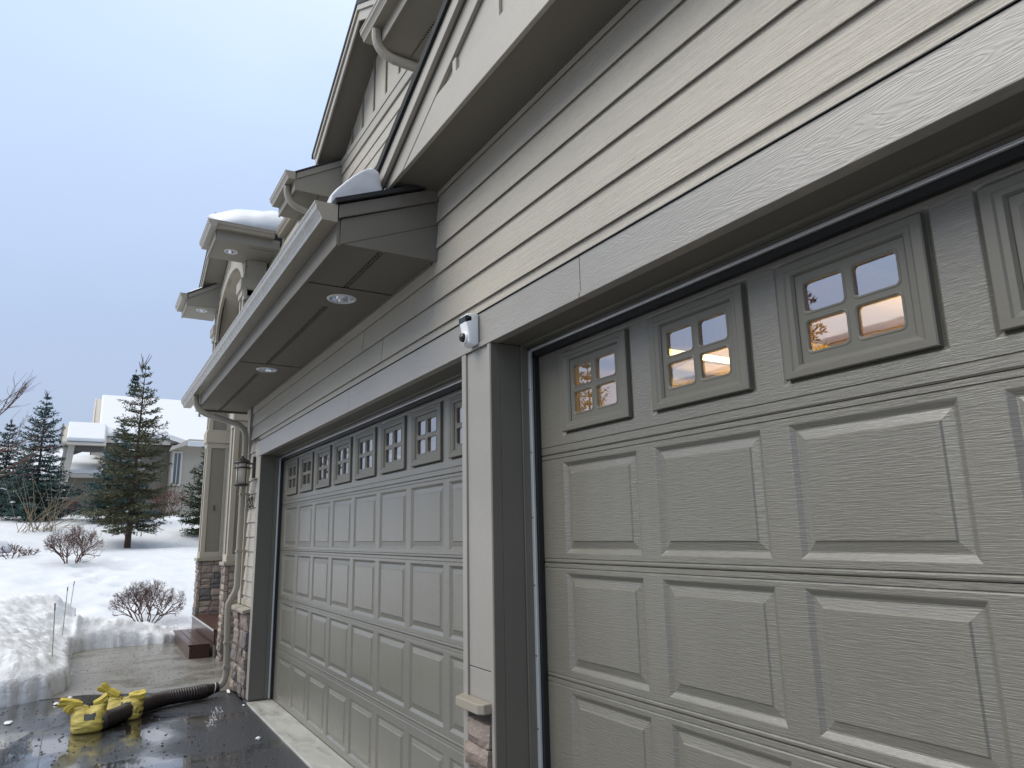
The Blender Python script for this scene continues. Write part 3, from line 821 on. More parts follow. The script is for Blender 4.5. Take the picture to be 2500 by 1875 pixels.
rakeboard('rake_fascia', .0, .095, -.5485, -.524, 'gableboard', AX, zg, 4.305, 2 * AX - 4.305, gr)
rakeboard('rake_soffit', .080, .094, -.5235, -.5145, 'soffit', AX, zg, 4.33, 2 * AX - 4.33, gr, 0)
for s_ in (-1, 1):
    mir = lambda x: x if s_ < 0 else 2 * AX - x
    P_ = [(4.325, zg(4.325) - .096), (AX, zg(AX) - .096), (AX, zg(AX) - .235), (4.632, zg(4.632) - .235), (4.335, 3.697)]
    MB().prism([(mir(x), z_) for x, z_ in P_], 'y', -.5135, -.4915).build('rake_board', 'gableboard', gr, bevel=.003)

# ---- upper storey: board-and-batten gable, returns, gutters
YU = .65; ZE = 6.037
UA = 1.124; US = .60
zu = lambda x: 7.735 - US * abs(x - UA)                                # top of rake fascia
uw = part('upper_wall', MB().prism([(-1.3, 3.9), (9.5, 3.9), (9.5, 6.9), (2.6, 6.9), (UA, zu(UA) - .1), (-.39, 6.78), (-.39, 6.65), (-1.3, 6.3)], 'y', YU, YU + .2), 'siding', 0)
UPL = []
z = 6.355
while z > 4.0:                                          # siding courses below the frieze
    z -= .164
    mb = MB().prism([(YU - .026, z), (YU - .001, z), (YU - .001, z + .186), (YU - .012, z + .186)], 'x', -.385, 4.6); mb.build('siding_board', 'siding', uw, bevel=.001)
MB().box(-.385, 3.2, YU - .035, YU - .001, 6.372, 6.586).build('frieze_board', 'gableboard', uw, bevel=.003)
MB().box(-.385, 3.2, YU - .045, YU - .0355, 6.50, 6.5865).build('frieze_cap', 'gableboard', uw, bevel=.003)
for i in range(-3, 4):
    bx = 1.176 + .406 * i
    MB().box(bx - .012, bx + .012, YU - .020, YU - .001, 6.588, max(6.6, zu(bx) - .17)).build('batten', 'taupe', uw, bevel=.001)
YR = .315
ur = part('upper_roof', MB().add([(-.64, YR, zu(-.64)), (UA, YR, zu(UA)), (UA, 5.5, zu(UA)), (-.64, 5.5, zu(-.64)), (3.0, YR, zu(3.0)), (3.0, 5.5, zu(3.0)),
          (-.64, YR, zu(-.64) + .035), (UA, YR, zu(UA) + .035), (UA, 5.5, zu(UA) + .035), (-.64, 5.5, zu(-.64) + .035), (3.0, YR, zu(3.0) + .035), (3.0, 5.5, zu(3.0) + .035)],
          [(0, 1, 2, 3), (1, 4, 5, 2), (6, 9, 8, 7), (7, 8, 11, 10), (0, 6, 7, 1), (1, 7, 10, 4), (0, 3, 9, 6), (4, 10, 11, 5)]), 'shingle', 0)
rakeboard('shingle_edge', -.05, .012, YR - .032, YR - .001, 'shingle', UA, zu, -.66, 3.0, ur, 0)
rakeboard('rake_fascia', .014, .085, YR - .022, YR, 'gableboard', UA, zu, -.60, 2.95, ur)
rakeboard('rake_fascia', .086, .215, YR + .001, YR + .022, 'gableboard', UA, zu, -.58, 2.93, ur)
rakeboard('rake_soffit', .165, .180, YR + .0225, YU - .003, 'soffit', UA, zu, -.56, 2.90, ur, 0)

def eave_return(x0, x1, yf, yw, z, slope, near_cap=True, gut=True, lightxy=None, rh=.225, gx=None):
    """boxed eave along x: soffit, fascia, roof skin, end boards on +x end"""
    if lightxy:
        disc_plate(x0, x1 - .02, yf + .002, yw, lightxy[0], lightxy[1], .078, z, 'soffit_panel', 'soffit2', H); recessed(lightxy[0], lightxy[1], z - .002)
    else: part('soffit_panel', W(x0, x1 - .0205, yf + .002, yw, z, z + .012), 'soffit2', .001)
    part('fascia_board', W(x0, x1, yf - .02, yf, z - .018, z + rh - .01), 'soffit2')
    zt = lambda y: z + rh + (y - yf) * slope
    part('roof', MB().prism([(yf - .03, zt(yf - .03) - .004), (yw + .02, zt(yw + .02) - .004), (yw + .02, zt(yw + .02) + .026), (yf - .036, zt(yf - .036) + .022)], 'x', x0, x1 + .02), 'shingle', 0)
    if near_cap:
        part('return_rake_trim', MB().prism([(yf, zt(yf) - .006), (yw, zt(yw) - .006), (yw, zt(yw) - .092), (yf, zt(yf) - .088)], 'x', x1 - .008, x1 + .014), 'soffit2')
        part('return_board', MB().prism([(yf + .001, zt(yf) - .089), (yw, zt(yw) - .093), (yw, z - .004), (yf + .001, z - .014)], 'x', x1 - .02, x1), 'soffit2', .001)
    if gut: gutter(*(gx or (x0, x1 + .02)), yf - .0215, z + .118)
M['soffit2'] = paint('upper_soffit_paint', (.255, .235, .195), .55, (20, 20, 20), .2, .001, .05)
eave_return(-1.292, -.392, .042, YU, ZE, .58)
eave_return(2.64, 8.6, .042, YU, ZE, .58, near_cap=False, gx=(2.50, 8.6))
part('soffit_end_lip', W(2.615, 2.6385, .03, YU, ZE - .03, ZE + .09), 'soffit2')
# vents in the upper soffits
def slotvent(x0, x1, y0, y1, z, along='x'):
    V = MB(); V.box(x0, x1, y0, y1, z - .003, z - .0005)
    L = (x1 - x0) if along == 'x' else (y1 - y0); t = .02
    while t < L - .03:
        if along == 'x': V.box(x0 + t, x0 + t + .018, y0 + .006, y0 + .020, z - .0055, z - .0032, 1)
        else: V.box(x0 + .006, x0 + .020, y0 + t, y0 + t + .018, z - .0055, z - .0032, 1)
        t += .036
    V.build('soffit_vent', ['soffit2', 'void'], H)
slotvent(2.66, 4.4, .32, .37, ZE); slotvent(-1.2, -.42, .33, .37, ZE)
# upper downspout elbows
def downspout(path, w=.030, d=.040, parent=None, name='downspout', mat='gutter'):
    """rectangular ribbed pipe along a path"""
    mb = MB(); pts = [Vector(p) for p in path]; k = 12
    sec = []
    for i in range(k):
        t = 2 * math.pi * i / k; c, s_ = math.cos(t), math.sin(t)
        q = 3.2; r_ = (abs(c) ** q + abs(s_) ** q) ** (-1 / q); sec.append((c * r_ * w, s_ * r_ * d))
    prev = None; vs = []
    for i, p in enumerate(pts):
        t = (pts[min(i + 1, len(pts) - 1)] - pts[max(0, i - 1)]).normalized()
        a = Vector((1, 0, 0)); a = (a - t * a.dot(t)).normalized(); b = t.cross(a)
        vs += [p + a * u + b * v for u, v in sec]
    fs = [(i * k + j, i * k + (j + 1) % k, (i + 1) * k + (j + 1) % k, (i + 1) * k + j) for i in range(len(pts) - 1) for j in range(k)]
    fs += [tuple(range(k)), tuple(range((len(pts) - 1) * k, len(pts) * k))]
    mb.add(vs, fs); return mb.build(name, mat, parent or H, smooth=False, bevel=0)
def arc(p0, p1, p2, n_=7):
    p0, p1, p2 = map(Vector, (p0, p1, p2))
    return [(p0 * (1 - t) ** 2 + p1 * 2 * t * (1 - t) + p2 * t * t) for t in [i / n_ for i in range(n_ + 1)]]
def ribs(path, parent, w, d):
    pass
U1 = [(2.72, -.02, 6.15)] + arc((2.72, -.02, 6.10), (2.72, -.02, 5.90), (2.80, .18, 5.84)) + [(2.95, .50, 5.72)] + arc((2.97, .55, 5.70), (3.0, .60, 5.66), (3.0, .60, 5.5), 4) + [(3.0, .60, 4.2)]
downspout(U1, .034, .042)
U2 = [(-.60, -.025, 6.15)] + arc((-.60, -.025, 6.12), (-.60, -.025, 5.92), (-.58, .15, 5.87)) + [(-.54, .45, 5.76)] + arc((-.53, .52, 5.74), (-.52, .59, 5.70), (-.52, .59, 5.55), 4) + [(-.52, .59, 4.2)]
downspout(U2, .034, .042)

# ---- entry porch: two-storey gabled arch on stone-footed columns
PZ = ZE; PF = -.60
pw = part('porch_wall', W(-6.4, -1.305, .30, .45, 0, 6.03), 'siding', 0)
part('wall', W(-1.30, -1.05, .30, 1.2, 0, 6.02), 'siding', 0)
part('roof', MB().prism([(.31, 6.255), (2.2, 6.95), (2.2, 6.97), (.31, 6.275)], 'x', -2.40, -1.20), 'shingle', 0)
# arch wall in front with elliptical opening
bm_out = [(-6.06, 5.30), (-6.06, 6.55), (-4.62, 7.15), (-3.12, 6.55), (-3.12, 5.30)]
arc_in = [(-4.56 + 1.33 * math.cos(t), 5.36 + .92 * math.sin(t)) for t in [math.pi * i / 28 for i in range(29)]]
aw = MB(); k_ = len(arc_in)
poly = [(-3.12, 5.30), (-3.12, 6.45), (-4.62, 7.12), (-6.06, 6.45), (-6.06, 5.30), (-5.90, 5.30)] + [p for p in reversed(arc_in)] + [(-3.22, 5.30)]
def filled(poly, y0, y1, name, mat, parent):
    bm = bmesh.new(); vs = [bm.verts.new((p[0], y0, p[1])) for p in poly]; bk = [bm.verts.new((p[0], y1, p[1])) for p in poly]; n_ = len(vs)
    bm.faces.new(vs); bm.faces.new(bk[::-1])
    for i in range(n_): bm.faces.new((vs[i], bk[i], bk[(i + 1) % n_], vs[(i + 1) % n_]))
    bmesh.ops.triangulate(bm, faces=[f for f in bm.faces if len(f.verts) > 4]); bmesh.ops.recalc_face_normals(bm, faces=bm.faces)
    me = bpy.data.meshes.new(name); bm.to_mesh(me); bm.free(); me.materials.append(M[mat]); return link(name, me, parent)
aw = filled(poly, -.03, .25, 'arch_wall', 'siding', H)
for zc in (5.62, 5.784, 5.948, 6.112, 6.276, 6.44, 6.604, 6.768):    # lap lines right and left of the arch
    for s_ in (-1, 1):
        t = (zc - 5.36) / .92; xin = 1.50 * math.sqrt(max(0, 1 - min(1, (zc - 5.36) / 1.06) ** 2))
        xo = min(1.46, (7.0 - zc) / .40)
        if xo - xin > .03 and xin > .0:
            a, b = sorted((-4.58 + s_ * xin, -4.58 + s_ * xo))
            MB().prism([(-.052, zc), (-.031, zc), (-.031, zc + .17), (-.038, zc + .17)], 'x', a, b).build('siding_board', 'siding', aw)
def ell(rx, rz, n_=36): return [(-4.56 + rx * math.cos(math.pi * i / n_), 5.36 + rz * math.sin(math.pi * i / n_)) for i in range(n_ + 1)]
o_, i_ = ell(1.50, 1.07), ell(1.33, .92); mb = MB()
for i in range(len(o_) - 1):
    q = [o_[i], o_[i + 1], i_[i + 1], i_[i]]
    mb.add([(p[0], -.075, p[1]) for p in q] + [(p[0], -.029, p[1]) for p in q], [(0, 1, 2, 3), (0, 4, 5, 1), (3, 2, 6, 7)])
mb.build('arch_trim', 'beige', aw)
i2 = ell(1.30, .895); mb = MB()
for i in range(len(i2) - 1):
    mb.add([(i_[i][0], -.05, i_[i][1]), (i_[i + 1][0], -.05, i_[i + 1][1]), (i2[i + 1][0], .25, i2[i + 1][1]), (i2[i][0], .25, i2[i][1])], [(0, 1, 2, 3)])
mb.build('arch_lining', 'beige', aw)
def column(x0, x1, y0, y1, cap):
    c = part('column', W(x0 + .03, x1 - .03, y0 + .03, y1 - .03, 1.36, 5.48), 'taupe', 0)
    for (ax_, bx_, ay_, by_) in ((x0 + .012, x0 + .085, y0 + .012, y0 + .085), (x1 - .085, x1 - .012, y0 + .012, y0 + .085), (x0 + .012, x0 + .085, y1 - .085, y1 - .012), (x1 - .085, x1 - .012, y1 - .085, y1 - .012)):
        MB().box(ax_, bx_, ay_, by_, 1.37, 5.45).build('corner_trim', 'beige', c, bevel=.003)
    MB().box(x0 + .015, x1 - .015, y0 + .010, y1 - .01, 1.365, 1.66).build('base_trim', 'beige', c, bevel=.004) if False else None
    MB().box(x0 + .004, x1 - .004, y0 + .004, y1 - .004, 1.372, 1.475).build('base_trim', 'beige', c, bevel=.004)
    MB().box(x0 - .035, x1 + .035, y0 - .035, y1 + .035, 1.318, 1.37).build('stone_cap', 'capblock', c, bevel=.006)
    # capital
    MB().box(x0 + .004, x1 - .004, y0 + .004, y1 - .004, 3.36, 3.452).build('capital_neck', 'beige', c, bevel=.004)
    MB().box(x0 - .022, x1 + .022, y0 - .022, y1 + .022, 3.4535, 3.66).build('capital', 'beige', c, bevel=.008)
    MB().box(x0 - .005, x1 + .005, y0 - .005, y1 + .005, 3.6615, 3.70).build('capital_cap', 'beige', c, bevel=.006)
    # impost mouldings where the arch springs
    MB().box(x0 - .01, x1 + .01, y0 - .01, y1 + .01, 5.44, 5.545).build('impost', 'beige', c, bevel=.005)
    MB().box(x0 - .04, x1 + .04, y0 - .04, y1 + .04, 5.5465, 5.72).build('impost', 'beige', c, bevel=.008)
    MB().box(x0 - .005, x1 + .005, y0 - .005, y1 + .005, 5.7215, 5.78).build('impost', 'beige', c, bevel=.005)
    MB().box(x0 + .02, x1 - .02, y0 + .02, y1 - .02, 5.782, 6.036).build('upper_post', 'taupe', c)
    MB().box(x0 + .045, x1 - .045, y0 + .045, y1 - .045, -.1, 1.316).build('stone_core', 'mortar', c)
    lay_stones(c, (x0 - .002, y0 + .046, -.03), 0, x1 - x0 + .004, 1.345, .052, hs=(.075, .10, .13), wmin=.12, wmax=.26)
    lay_stones(c, (x1 - .046, y0 + .05, -.03), R(90), y1 - y0 - .05, 1.345, .050, hs=(.075, .10, .13), wmin=.11, wmax=.24)
    return c
column(-3.47, -3.13, -.085, .27, True)
column(-6.34, -6.00, -.085, .33, True)
# porch eave boxes
def porch_box():
    x0, x1 = -3.30, -2.43
    disc_plate(x0, x1 - .02, PF + .002, .30, -2.90, -.329, .078, PZ, 'soffit_panel', 'soffit2', H); recessed(-2.90, -.329, PZ - .002)
    part('fascia_board', W(x1 - .02, x1, PF, .30, PZ - .018, PZ + .12), 'soffit2')
    part('fascia_board', W(x0, x1 - .0205, PF - .02, PF, PZ - .018, PZ + .12), 'soffit2')
    gutter(PF - .02, .1995, x1 + .001, PZ + .118, axis='y', caps=(False, False))
    gutter(x0, x1 + .125, PF - .0215, PZ + .118, caps=(True, True))
    gutter(x1 + .125, -1.295, .199 + .127, PZ + .118, caps=(False, False))
    part('fascia_board', W(x1, -1.293, .327, .347, PZ - .018, PZ + .215), 'soffit2')
    part('soffit_panel', W(x1 + .001, -1.294, .348, .9, PZ, PZ + .01), 'soffit2')
    slotvent(-2.62, -2.575, -.12, .28, PZ, 'y')
    # roof planes: front pitch of the return and the side slope up to the ridge
    part('roof', MB().add([(x0, PF - .03, PZ + .205), (x1 + .03, PF - .03, PZ + .205), (x1 + .03, .33, PZ + .205), (x1 + .03, 4, PZ + .205), (-4.62, -.36, 7.32), (-4.62, 4, 7.32), (x0, -.36, PZ + .205 + .5)],
                          [(1, 3, 5, 4), (0, 1, 4, 6)]), 'shingle', 0)
porch_box()
eave_return(-6.84, -5.95, PF, -.03, PZ, .58, lightxy=(-6.20, -.325), gx=(-6.86, -5.93))
zp = lambda x: 7.36 - .52 * abs(x + 4.62)
pr_ = part('porch_roof', MB().add([(-6.7, -.37, zp(-6.7)), (-4.62, -.37, zp(-4.62)), (-4.62, 4, zp(-4.62)), (-6.7, 4, zp(-6.7)), (-3.2, -.37, zp(-3.2)), (-3.2, 4, zp(-3.2))], [(0, 1, 2, 3), (1, 4, 5, 2)]), 'shingle', 0)
rakeboard('shingle_edge', -.045, .01, -.40, -.371, 'shingle', -4.62, zp, -6.72, -3.0, pr_, 0)
rakeboard('rake_fascia', .012, .08, -.39, -.37, 'gableboard', -4.62, zp, -6.65, -3.05, pr_)
rakeboard('rake_fascia', .081, .17, -.369, -.35, 'gableboard', -4.62, zp, -6.62, -3.1, pr_)
rakeboard('rake_soffit', .12, .135, -.3495, -.032, 'soffit2', -4.62, zp, -6.6, -3.1, pr_, 0)
# small fixtures on the far column
part('doorbell_plate', W(-5.999, -5.985, .10, .125, 2.21, 2.31), 'darkmetal')
# porch floor behind the step
pf = part('porch_floor', W(-5.98, -3.48, -.11, .30, .0, .372), 'mortar', 0)
for i in range(3): MB().box(-5.985, -3.49, -.135 + .146 * i, .007 + .146 * i, .374, .404).build('deck_board', 'deck', pf, bevel=.003)
MB().box(-5.98, -3.488, -.131, -.112, .20, .372).build('riser_board', 'deck', pf, bevel=.002)
MB().box(-5.985, -3.49, -.142, -.1355, .380, .405).build('nosing_strip', 'alum', pf)

# ---- downspout by the corner with ribs, lantern, number
D1 = [(-.98, -.882, 3.40)] + arc((-.98, -.882, 3.37), (-.98, -.885, 3.20), (-.93, -.72, 3.15)) + arc((-.83, -.46, 3.06), (-.77, -.335, 3.02), (-.76, -.325, 2.88), 6) + [(-.76, -.325, 2.0), (-.76, -.325, 1.20)] + \
     arc((-.76, -.325, 1.17), (-.76, -.33, 1.13), (-.76, -.355, 1.08), 3) + arc((-.76, -.385, 1.02), (-.76, -.41, .99), (-.76, -.408, .93), 3) + [(-.76, -.386, .30)] + arc((-.76, -.388, .24), (-.755, -.392, .13), (-.75, -.46, .105), 5)
ds = downspout(D1, .026, .034)
for zz_ in (2.2, 1.55, .55):
    yb = -.325 if zz_ > 1 else -.396
    MB().box(-.79, -.73, yb - .037, yb + .08, zz_, zz_ + .022).build('pipe_strap', 'gutter', ds, bevel=.002)
MB().box(-.789, -.731, -.424, -.345, .285, .325).build('pipe_collar', 'gutter', ds, bevel=.003)

# ================================================================== THINGS ON AND AROUND THE HOUSE
# ---- wall lantern
L = empty('wall_lantern', (-.60, -.24, 2.29))
tag(L, 'bronze wall lantern with cream glass cylinder beside the double garage door', 'lantern')
MB().box(.10, .34, -.012, .012, .08, .42).build('mounting_board', 'siding', L, bevel=.004)
MB().box(.10, .155, -.040, -.013, .09, .335).build('back_plate', 'darkmetal', L, bevel=.004)
MB().tube([(.12, -.03, .25), (.06, -.09, .262), (.0, -.135, .268)], .010, 8).build('bracket_arm', 'darkmetal', L, smooth=True)
MB().lathe([(.0005, .352), (.012, .350), (.016, .335), (.045, .318), (.082, .292), (.098, .272), (.097, .264), (.06, .262), (.0005, .262)], (0, -.135, 0), 24).build('lantern_cap', 'darkmetal', L, smooth=True)
MB().lathe([(.0005, .03), (.060, .03), (.060, .262)], (0, -.135, 0), 24).build('glass_cylinder', 'frost', L, smooth=True)
MB().lathe([(.061, .212), (.088, .205), (.088, .222), (.061, .226)], (0, -.135, 0), 24).build('louvre_ring', 'darkmetal', L, smooth=True)
MB().lathe([(.0005, .0), (.070, .004), (.083, .015), (.083, .030), (.0005, .032)], (0, -.135, 0), 24).build('lantern_base', 'darkmetal', L, smooth=True)
for t in range(4):
    a = R(35 + 90 * t); MB().tube([(.066 * math.cos(a), -.135 + .066 * math.sin(a), .03), (.066 * math.cos(a), -.135 + .066 * math.sin(a), .264)], .004, 6).build('lantern_rod', 'darkmetal', L)
# ---- house number
NUM = empty('house_number', (-.93, -.243, 2.05)); tag(NUM, 'small metal house number 5212 on the siding below the lantern', 'house number')
for i, ch in enumerate('5212'):
    cu = bpy.data.curves.new('digit', 'FONT'); cu.body = ch; cu.size = .175; cu.extrude = .004; cu.offset = .003
    to = bpy.data.objects.new('digit_tmp', cu); COL.objects.link(to)
    dg = bpy.context.evaluated_depsgraph_get(); me = bpy.data.meshes.new_from_object(to.evaluated_get(dg)); bpy.data.objects.remove(to)
    me.materials.clear(); me.materials.append(M['darkmetal'])
    link('digit', me, NUM, (.012 + i * .098, 0, .005), (R(90), 0, 0))
# ---- security camera
C = empty('security_camera', (5.008, -.254, 2.62)); tag(C, 'white battery security camera with black lens on the pilaster between the doors', 'security camera')
body = MB().prism([(0, .012), (0, .168), (-.045, .168), (-.066, .162), (-.074, .150), (-.0725, .118), (-.060, .065), (-.060, .020), (-.045, .006), (-.018, .0)], 'x', -.038, .038)
body.build('camera_body', 'whiteplastic', C, bevel=.011, smooth=True)
MB().prism([(-.0705, .118), (-.0755, .123), (-.0770, .149), (-.0660, .155), (-.040, .149), (-.040, .127)], 'x', -.0386, .0386).build('motion_window', 'blackgloss', C, bevel=.003)
MB().lathe([(.030, -.006), (.031, .010), (.027, .016), (.024, .014)], (0, 0, 0), 24).build('lens_ring', 'whiteplastic', C, smooth=True, loc=(0, -.055, .043)).rotation_euler = (R(90), 0, 0)
MB().lathe([(.0245, .010), (.022, .022), (.015, .031), (.0005, .035)], (0, 0, 0), 24).build('lens', 'blackgloss', C, smooth=True, loc=(0, -.055, .043)).rotation_euler = (R(90), 0, 0)

# ---- wooden step at the porch
ST = empty('porch_step', (-4.65, -.43, .006)); tag(ST, 'wet reddish-brown wooden step in front of the porch', 'step')
for i in range(3):
    MB().box(-1.03, 1.03, -.02 + .099 * i, .072 + .099 * i, .170, .196).build('step_board', 'deck', ST, bevel=.003)
MB().box(-1.01, 1.01, .0, .018, .0, .169).build('front_board', 'deck', ST, bevel=.002)
MB().box(.99, 1.012, .019, .275, .0, .169).build('side_board', 'deck', ST, bevel=.002)
MB().box(-1.012, -.99, .019, .275, .0, .169).build('side_board', 'deck', ST, bevel=.002)

# ---- corrugated drain hose
pth = [Vector(p) for p in [(-.748, -.462, .105), (-.735, -.56, .085), (-.69, -.70, .078), (-.655, -.86, .078), (-.60, -1.02, .078), (-.46, -1.17, .078), (-.24, -1.345, .077), (-.03, -1.50, .075), (.10, -1.60, .074)]]
def resample(p, step):
    # catmull-rom
    o = []
    for i in range(len(p) - 1):
        p0, p1, p2, p3 = p[max(0, i - 1)], p[i], p[i + 1], p[min(len(p) - 1, i + 2)]
        n_ = max(2, int((p2 - p1).length / step))
        for k in range(n_):
            t = k / n_; o.append(.5 * ((2 * p1) + (-p0 + p2) * t + (2 * p0 - 5 * p1 + 4 * p2 - p3) * t * t + (-p0 + 3 * p1 - 3 * p2 + p3) * t ** 3))
    return o + [p[-1]]
hp = resample(pth, .0065); rr = []; acc = 0
for i, p in enumerate(hp):
    if i: acc += (p - hp[i - 1]).length
    b_ = lerp(.052, .073, sst(.03, .16, acc)); rr.append(b_ + (.0050 * math.sin(acc / .027 * 2 * math.pi) if acc > .14 else 0))
HO = MB().tube(hp, rr, 16).build('drain_hose', 'hose', None, smooth=True)
tag(HO, 'dark brown corrugated drain hose running from the downspout across the driveway', 'hose')
ZT = MB().lathe([(.056, -.004), (.059, -.003), (.059, .003), (.056, .004)], (0, 0, 0), 18); ZT.box(-.003, .003, -.004, .0, -.059 - .0, .0)
zt_ = ZT.build('zip_tie', 'whitefoam', HO, smooth=False, loc=(-.742, -.51, .096)); zt_.rotation_euler = (R(80), 0, R(10))
MB().tube([(-.742, -.515, .15), (-.744, -.52, .185), (-.74, -.53, .215)], .003, 5).build('zip_tie_tail', 'whitefoam', HO)

# ---- sandbags
def sandbag(label, loc, rz, w, t, h, seed, necks, tie):
    """sagging woven sack tied in the middle of its top edge, with cloth ends flaring either side of the tie"""
    o = empty('sandbag', loc, rz); tag(o, label, 'sandbag', 'yellow sandbags holding down the hose')
    nu, nv = 56, 26; mb = MB()
    for j in range(nv + 1):
        v = j / nv; pr_w = interp(v, [(0, .88), (.06, .98), (.4, 1.05), (.7, 1.02), (1, 1.04)]); pr_t = interp(v, [(0, .86), (.06, 1.0), (.35, 1.0), (.7, .66), (1, .14)])
        for i in range(nu):
            a = 2 * math.pi * i / nu; ca, sa = math.cos(a), math.sin(a); q = lerp(3.4, 2.0, v)
            rr_ = (abs(ca) ** q + abs(sa) ** q) ** (-1 / q)
            x, y = t * pr_t * sa * rr_, w * pr_w * ca * rr_
            z_ = h * (1 - (1 - v) ** 1.12) * (1 + .20 * v * v * ((y - tie) / w) ** 2) - .020 * math.exp(-((y - tie) / .035) ** 2) * v
            fold = math.sin(z_ * 120 + (y - tie) * (26 if y > tie else -20) + 3 * noise.noise(Vector((y * 9, seed, z_ * 6))))
            rad_ = math.sin(math.atan2(z_ - h, y - tie) * 13 + seed)            # pleats gathering towards the tie
            wr = .010 * fbm(x * 9 + seed, y * 6, z_ * 14, 3) + .0045 * fold * (1 - v) * sst(.02, .2, v) + .0075 * rad_ * sst(.45, .9, v)
            mb.v.append((x + sa * wr, y + ca * wr, max(0, z_ + .010 * fbm(y * 10, x * 10, seed, 2) * v)))
    for j in range(nv):
        for i in range(nu): mb.f.append((j * nu + i, j * nu + (i + 1) % nu, (j + 1) * nu + (i + 1) % nu, (j + 1) * nu + i))
    mb.f.append(tuple(range(nu - 1, -1, -1))); mb.f.append(tuple(range(nv * nu, nv * nu + nu))); mb.mi = [0] * len(mb.f)
    mb.build('bag_body', 'bag', o, smooth=True)
    for pts, rad, flat, mouth in necks:
        e_ = MB(); P = resample([Vector(p) for p in pts], .008); n_ = len(P); k = 28; vs = []
        for i, p in enumerate(P):
            tt = i / (n_ - 1); r0 = interp(tt, rad); d_ = (P[min(i + 1, n_ - 1)] - P[max(i - 1, 0)]).normalized()
            a_ = Vector((1, 0, 0)); a_ = (a_ - d_ * a_.dot(d_)).normalized(); b_ = d_.cross(a_)
            for j in range(k):
                an = 2 * math.pi * j / k; wv_ = 1 + .13 * math.sin(an * 6 + seed + tt * 2) + .30 * noise.noise(Vector((math.cos(an) * 1.3, math.sin(an) * 1.3 + tt * 2, seed)))
                cut = d_ * (mouth * sst(.75, 1, tt) * (math.sin(an + seed) * .6 + .5 * noise.noise(Vector((math.cos(an) * 2, math.sin(an) * 2, seed + 4)))))
                vs.append(p + (a_ * math.cos(an) * flat + b_ * math.sin(an)) * r0 * wv_ + cut)
        fs = [(i * k + j, i * k + (j + 1) % k, (i + 1) * k + (j + 1) % k, (i + 1) * k + j) for i in range(n_ - 1) for j in range(k)]
        ob = e_.add(vs, fs).build('bag_neck', 'bagplain', o, smooth=True, fix=False); sm_ = ob.modifiers.new('cloth', 'SOLIDIFY'); sm_.thickness = .004
    MB().tube([(.028 * math.cos(q_), tie + .006 * math.sin(2 * q_), h * .985 + .022 * math.sin(q_)) for q_ in [2 * math.pi * i / 14 for i in range(15)]], .004, 6).build('bag_tie', 'rubber', o)
    return o
nb_ = N('yellow_sandbag_cloth'); wv2 = nb_.noise(nb_.pos((26, 26, 60), True), 1, 4, .6, 1.0)
nb_.set(col=nb_.ramp(wv2, [(.3, (.50, .38, .05)), (.7, (.70, .555, .10))]), rough=.42, nrm=nb_.bump(wv2, .5, .01)); M['bagplain'] = nb_.m
sandbag('nearer yellow sandbag, creased and tied, holding down the mouth of the hose', (.03, -1.695, .0), R(-4), .136, .135, .225, 3.1,
        [([(.01, -.06, .232), (.01, -.13, .250), (.015, -.19, .266), (.02, -.245, .276)], [(0, .022), (.3, .034), (.7, .034), (1, .037)], .85, .012),
         ([(.02, -.115, .235), (.03, -.165, .215), (.035, -.185, .185)], [(0, .022), (.5, .040), (1, .034)], .6, .01),
         ([(.01, .03, .228), (.01, .08, .245), (.01, .115, .262), (.01, .140, .278)], [(0, .020), (.4, .032), (.8, .036), (1, .034)], .6, .02)], .0)
sandbag('farther yellow sandbag with a dark print patch, draped over the middle of the hose', (-.27, -1.385, .0), R(-12), .150, .115, .205, 8.4,
        [([(0, -.06, .215), (.0, -.12, .245), (0, -.17, .280), (0, -.225, .322)], [(0, .026), (.35, .034), (.6, .030), (.85, .046), (1, .046)], .8, .025),
         ([(.02, .03, .205), (.02, .08, .208), (.02, .125, .205), (.02, .168, .212)], [(0, .026), (.4, .040), (.8, .044), (1, .042)], .7, .03)], -.03)

# ---- driveway marker stakes
for p, q, lab in (((-2.62, -2.075, .10), (-2.60, -2.12, .965), 'tallest thin driveway marker stake, nearest, in the cut snow bank'),
                  ((-5.3, -2.045, .40), (-5.3, -2.04, 1.015), 'thin driveway marker stake on the snow bank corner, upright one of the far pair'),
                  ((-7.0, -2.01, .30), (-7.0, -1.972, 1.02), 'farthest thin driveway marker stake, leaning slightly right behind the bank')):
    r_ = empty('driveway_marker', p); tag(r_, lab, 'marker stake', 'thin driveway markers in the snow bank')
    d_ = Vector(q) - Vector(p); MB().tube([(0, 0, -.1), d_ * .9], .0055, 6).build('rod', 'stakeg', r_); MB().tube([d_ * .9, d_], .0075, 6).build('tip', 'darkmetal', r_)

# ---- snow and ice
def lump(name, label, loc, r_, seed, mat='rsnow', cat='ice chunk', group='ice pieces on the driveway'):
    bm = bmesh.new(); bmesh.ops.create_icosphere(bm, subdivisions=3, radius=1)
    for v in bm.verts:
        f = 1 + .28 * fbm(v.co.x * 1.6 + seed, v.co.y * 1.6, v.co.z * 1.6, 3); v.co = Vector((v.co.x * r_[0] * f, v.co.y * r_[1] * f, max(-.3, v.co.z) * r_[2] * f))
    me = bpy.data.meshes.new(name); bm.to_mesh(me); bm.free(); me.materials.append(M[mat]); me.polygons.foreach_set('use_smooth', [True] * len(me.polygons))
    return tag(link(name, me, None, loc), label, cat, group)
lump('ice_chunk', 'small clear ice lump on the dark asphalt beside the garage apron', (1.256, -.43, .008), (.030, .020, .014), 4.0)
lump('ice_chunk', 'flat pale ice scrap lying left of the sandbags at the photo edge', (-.74, -2.35, .006), (.075, .035, .010), 9.0)
lump('ice_chunk', 'broken snow crumb at the foot of the snow bank behind the sandbags', (-1.40, -1.98, .008), (.040, .026, .015), 14.0)
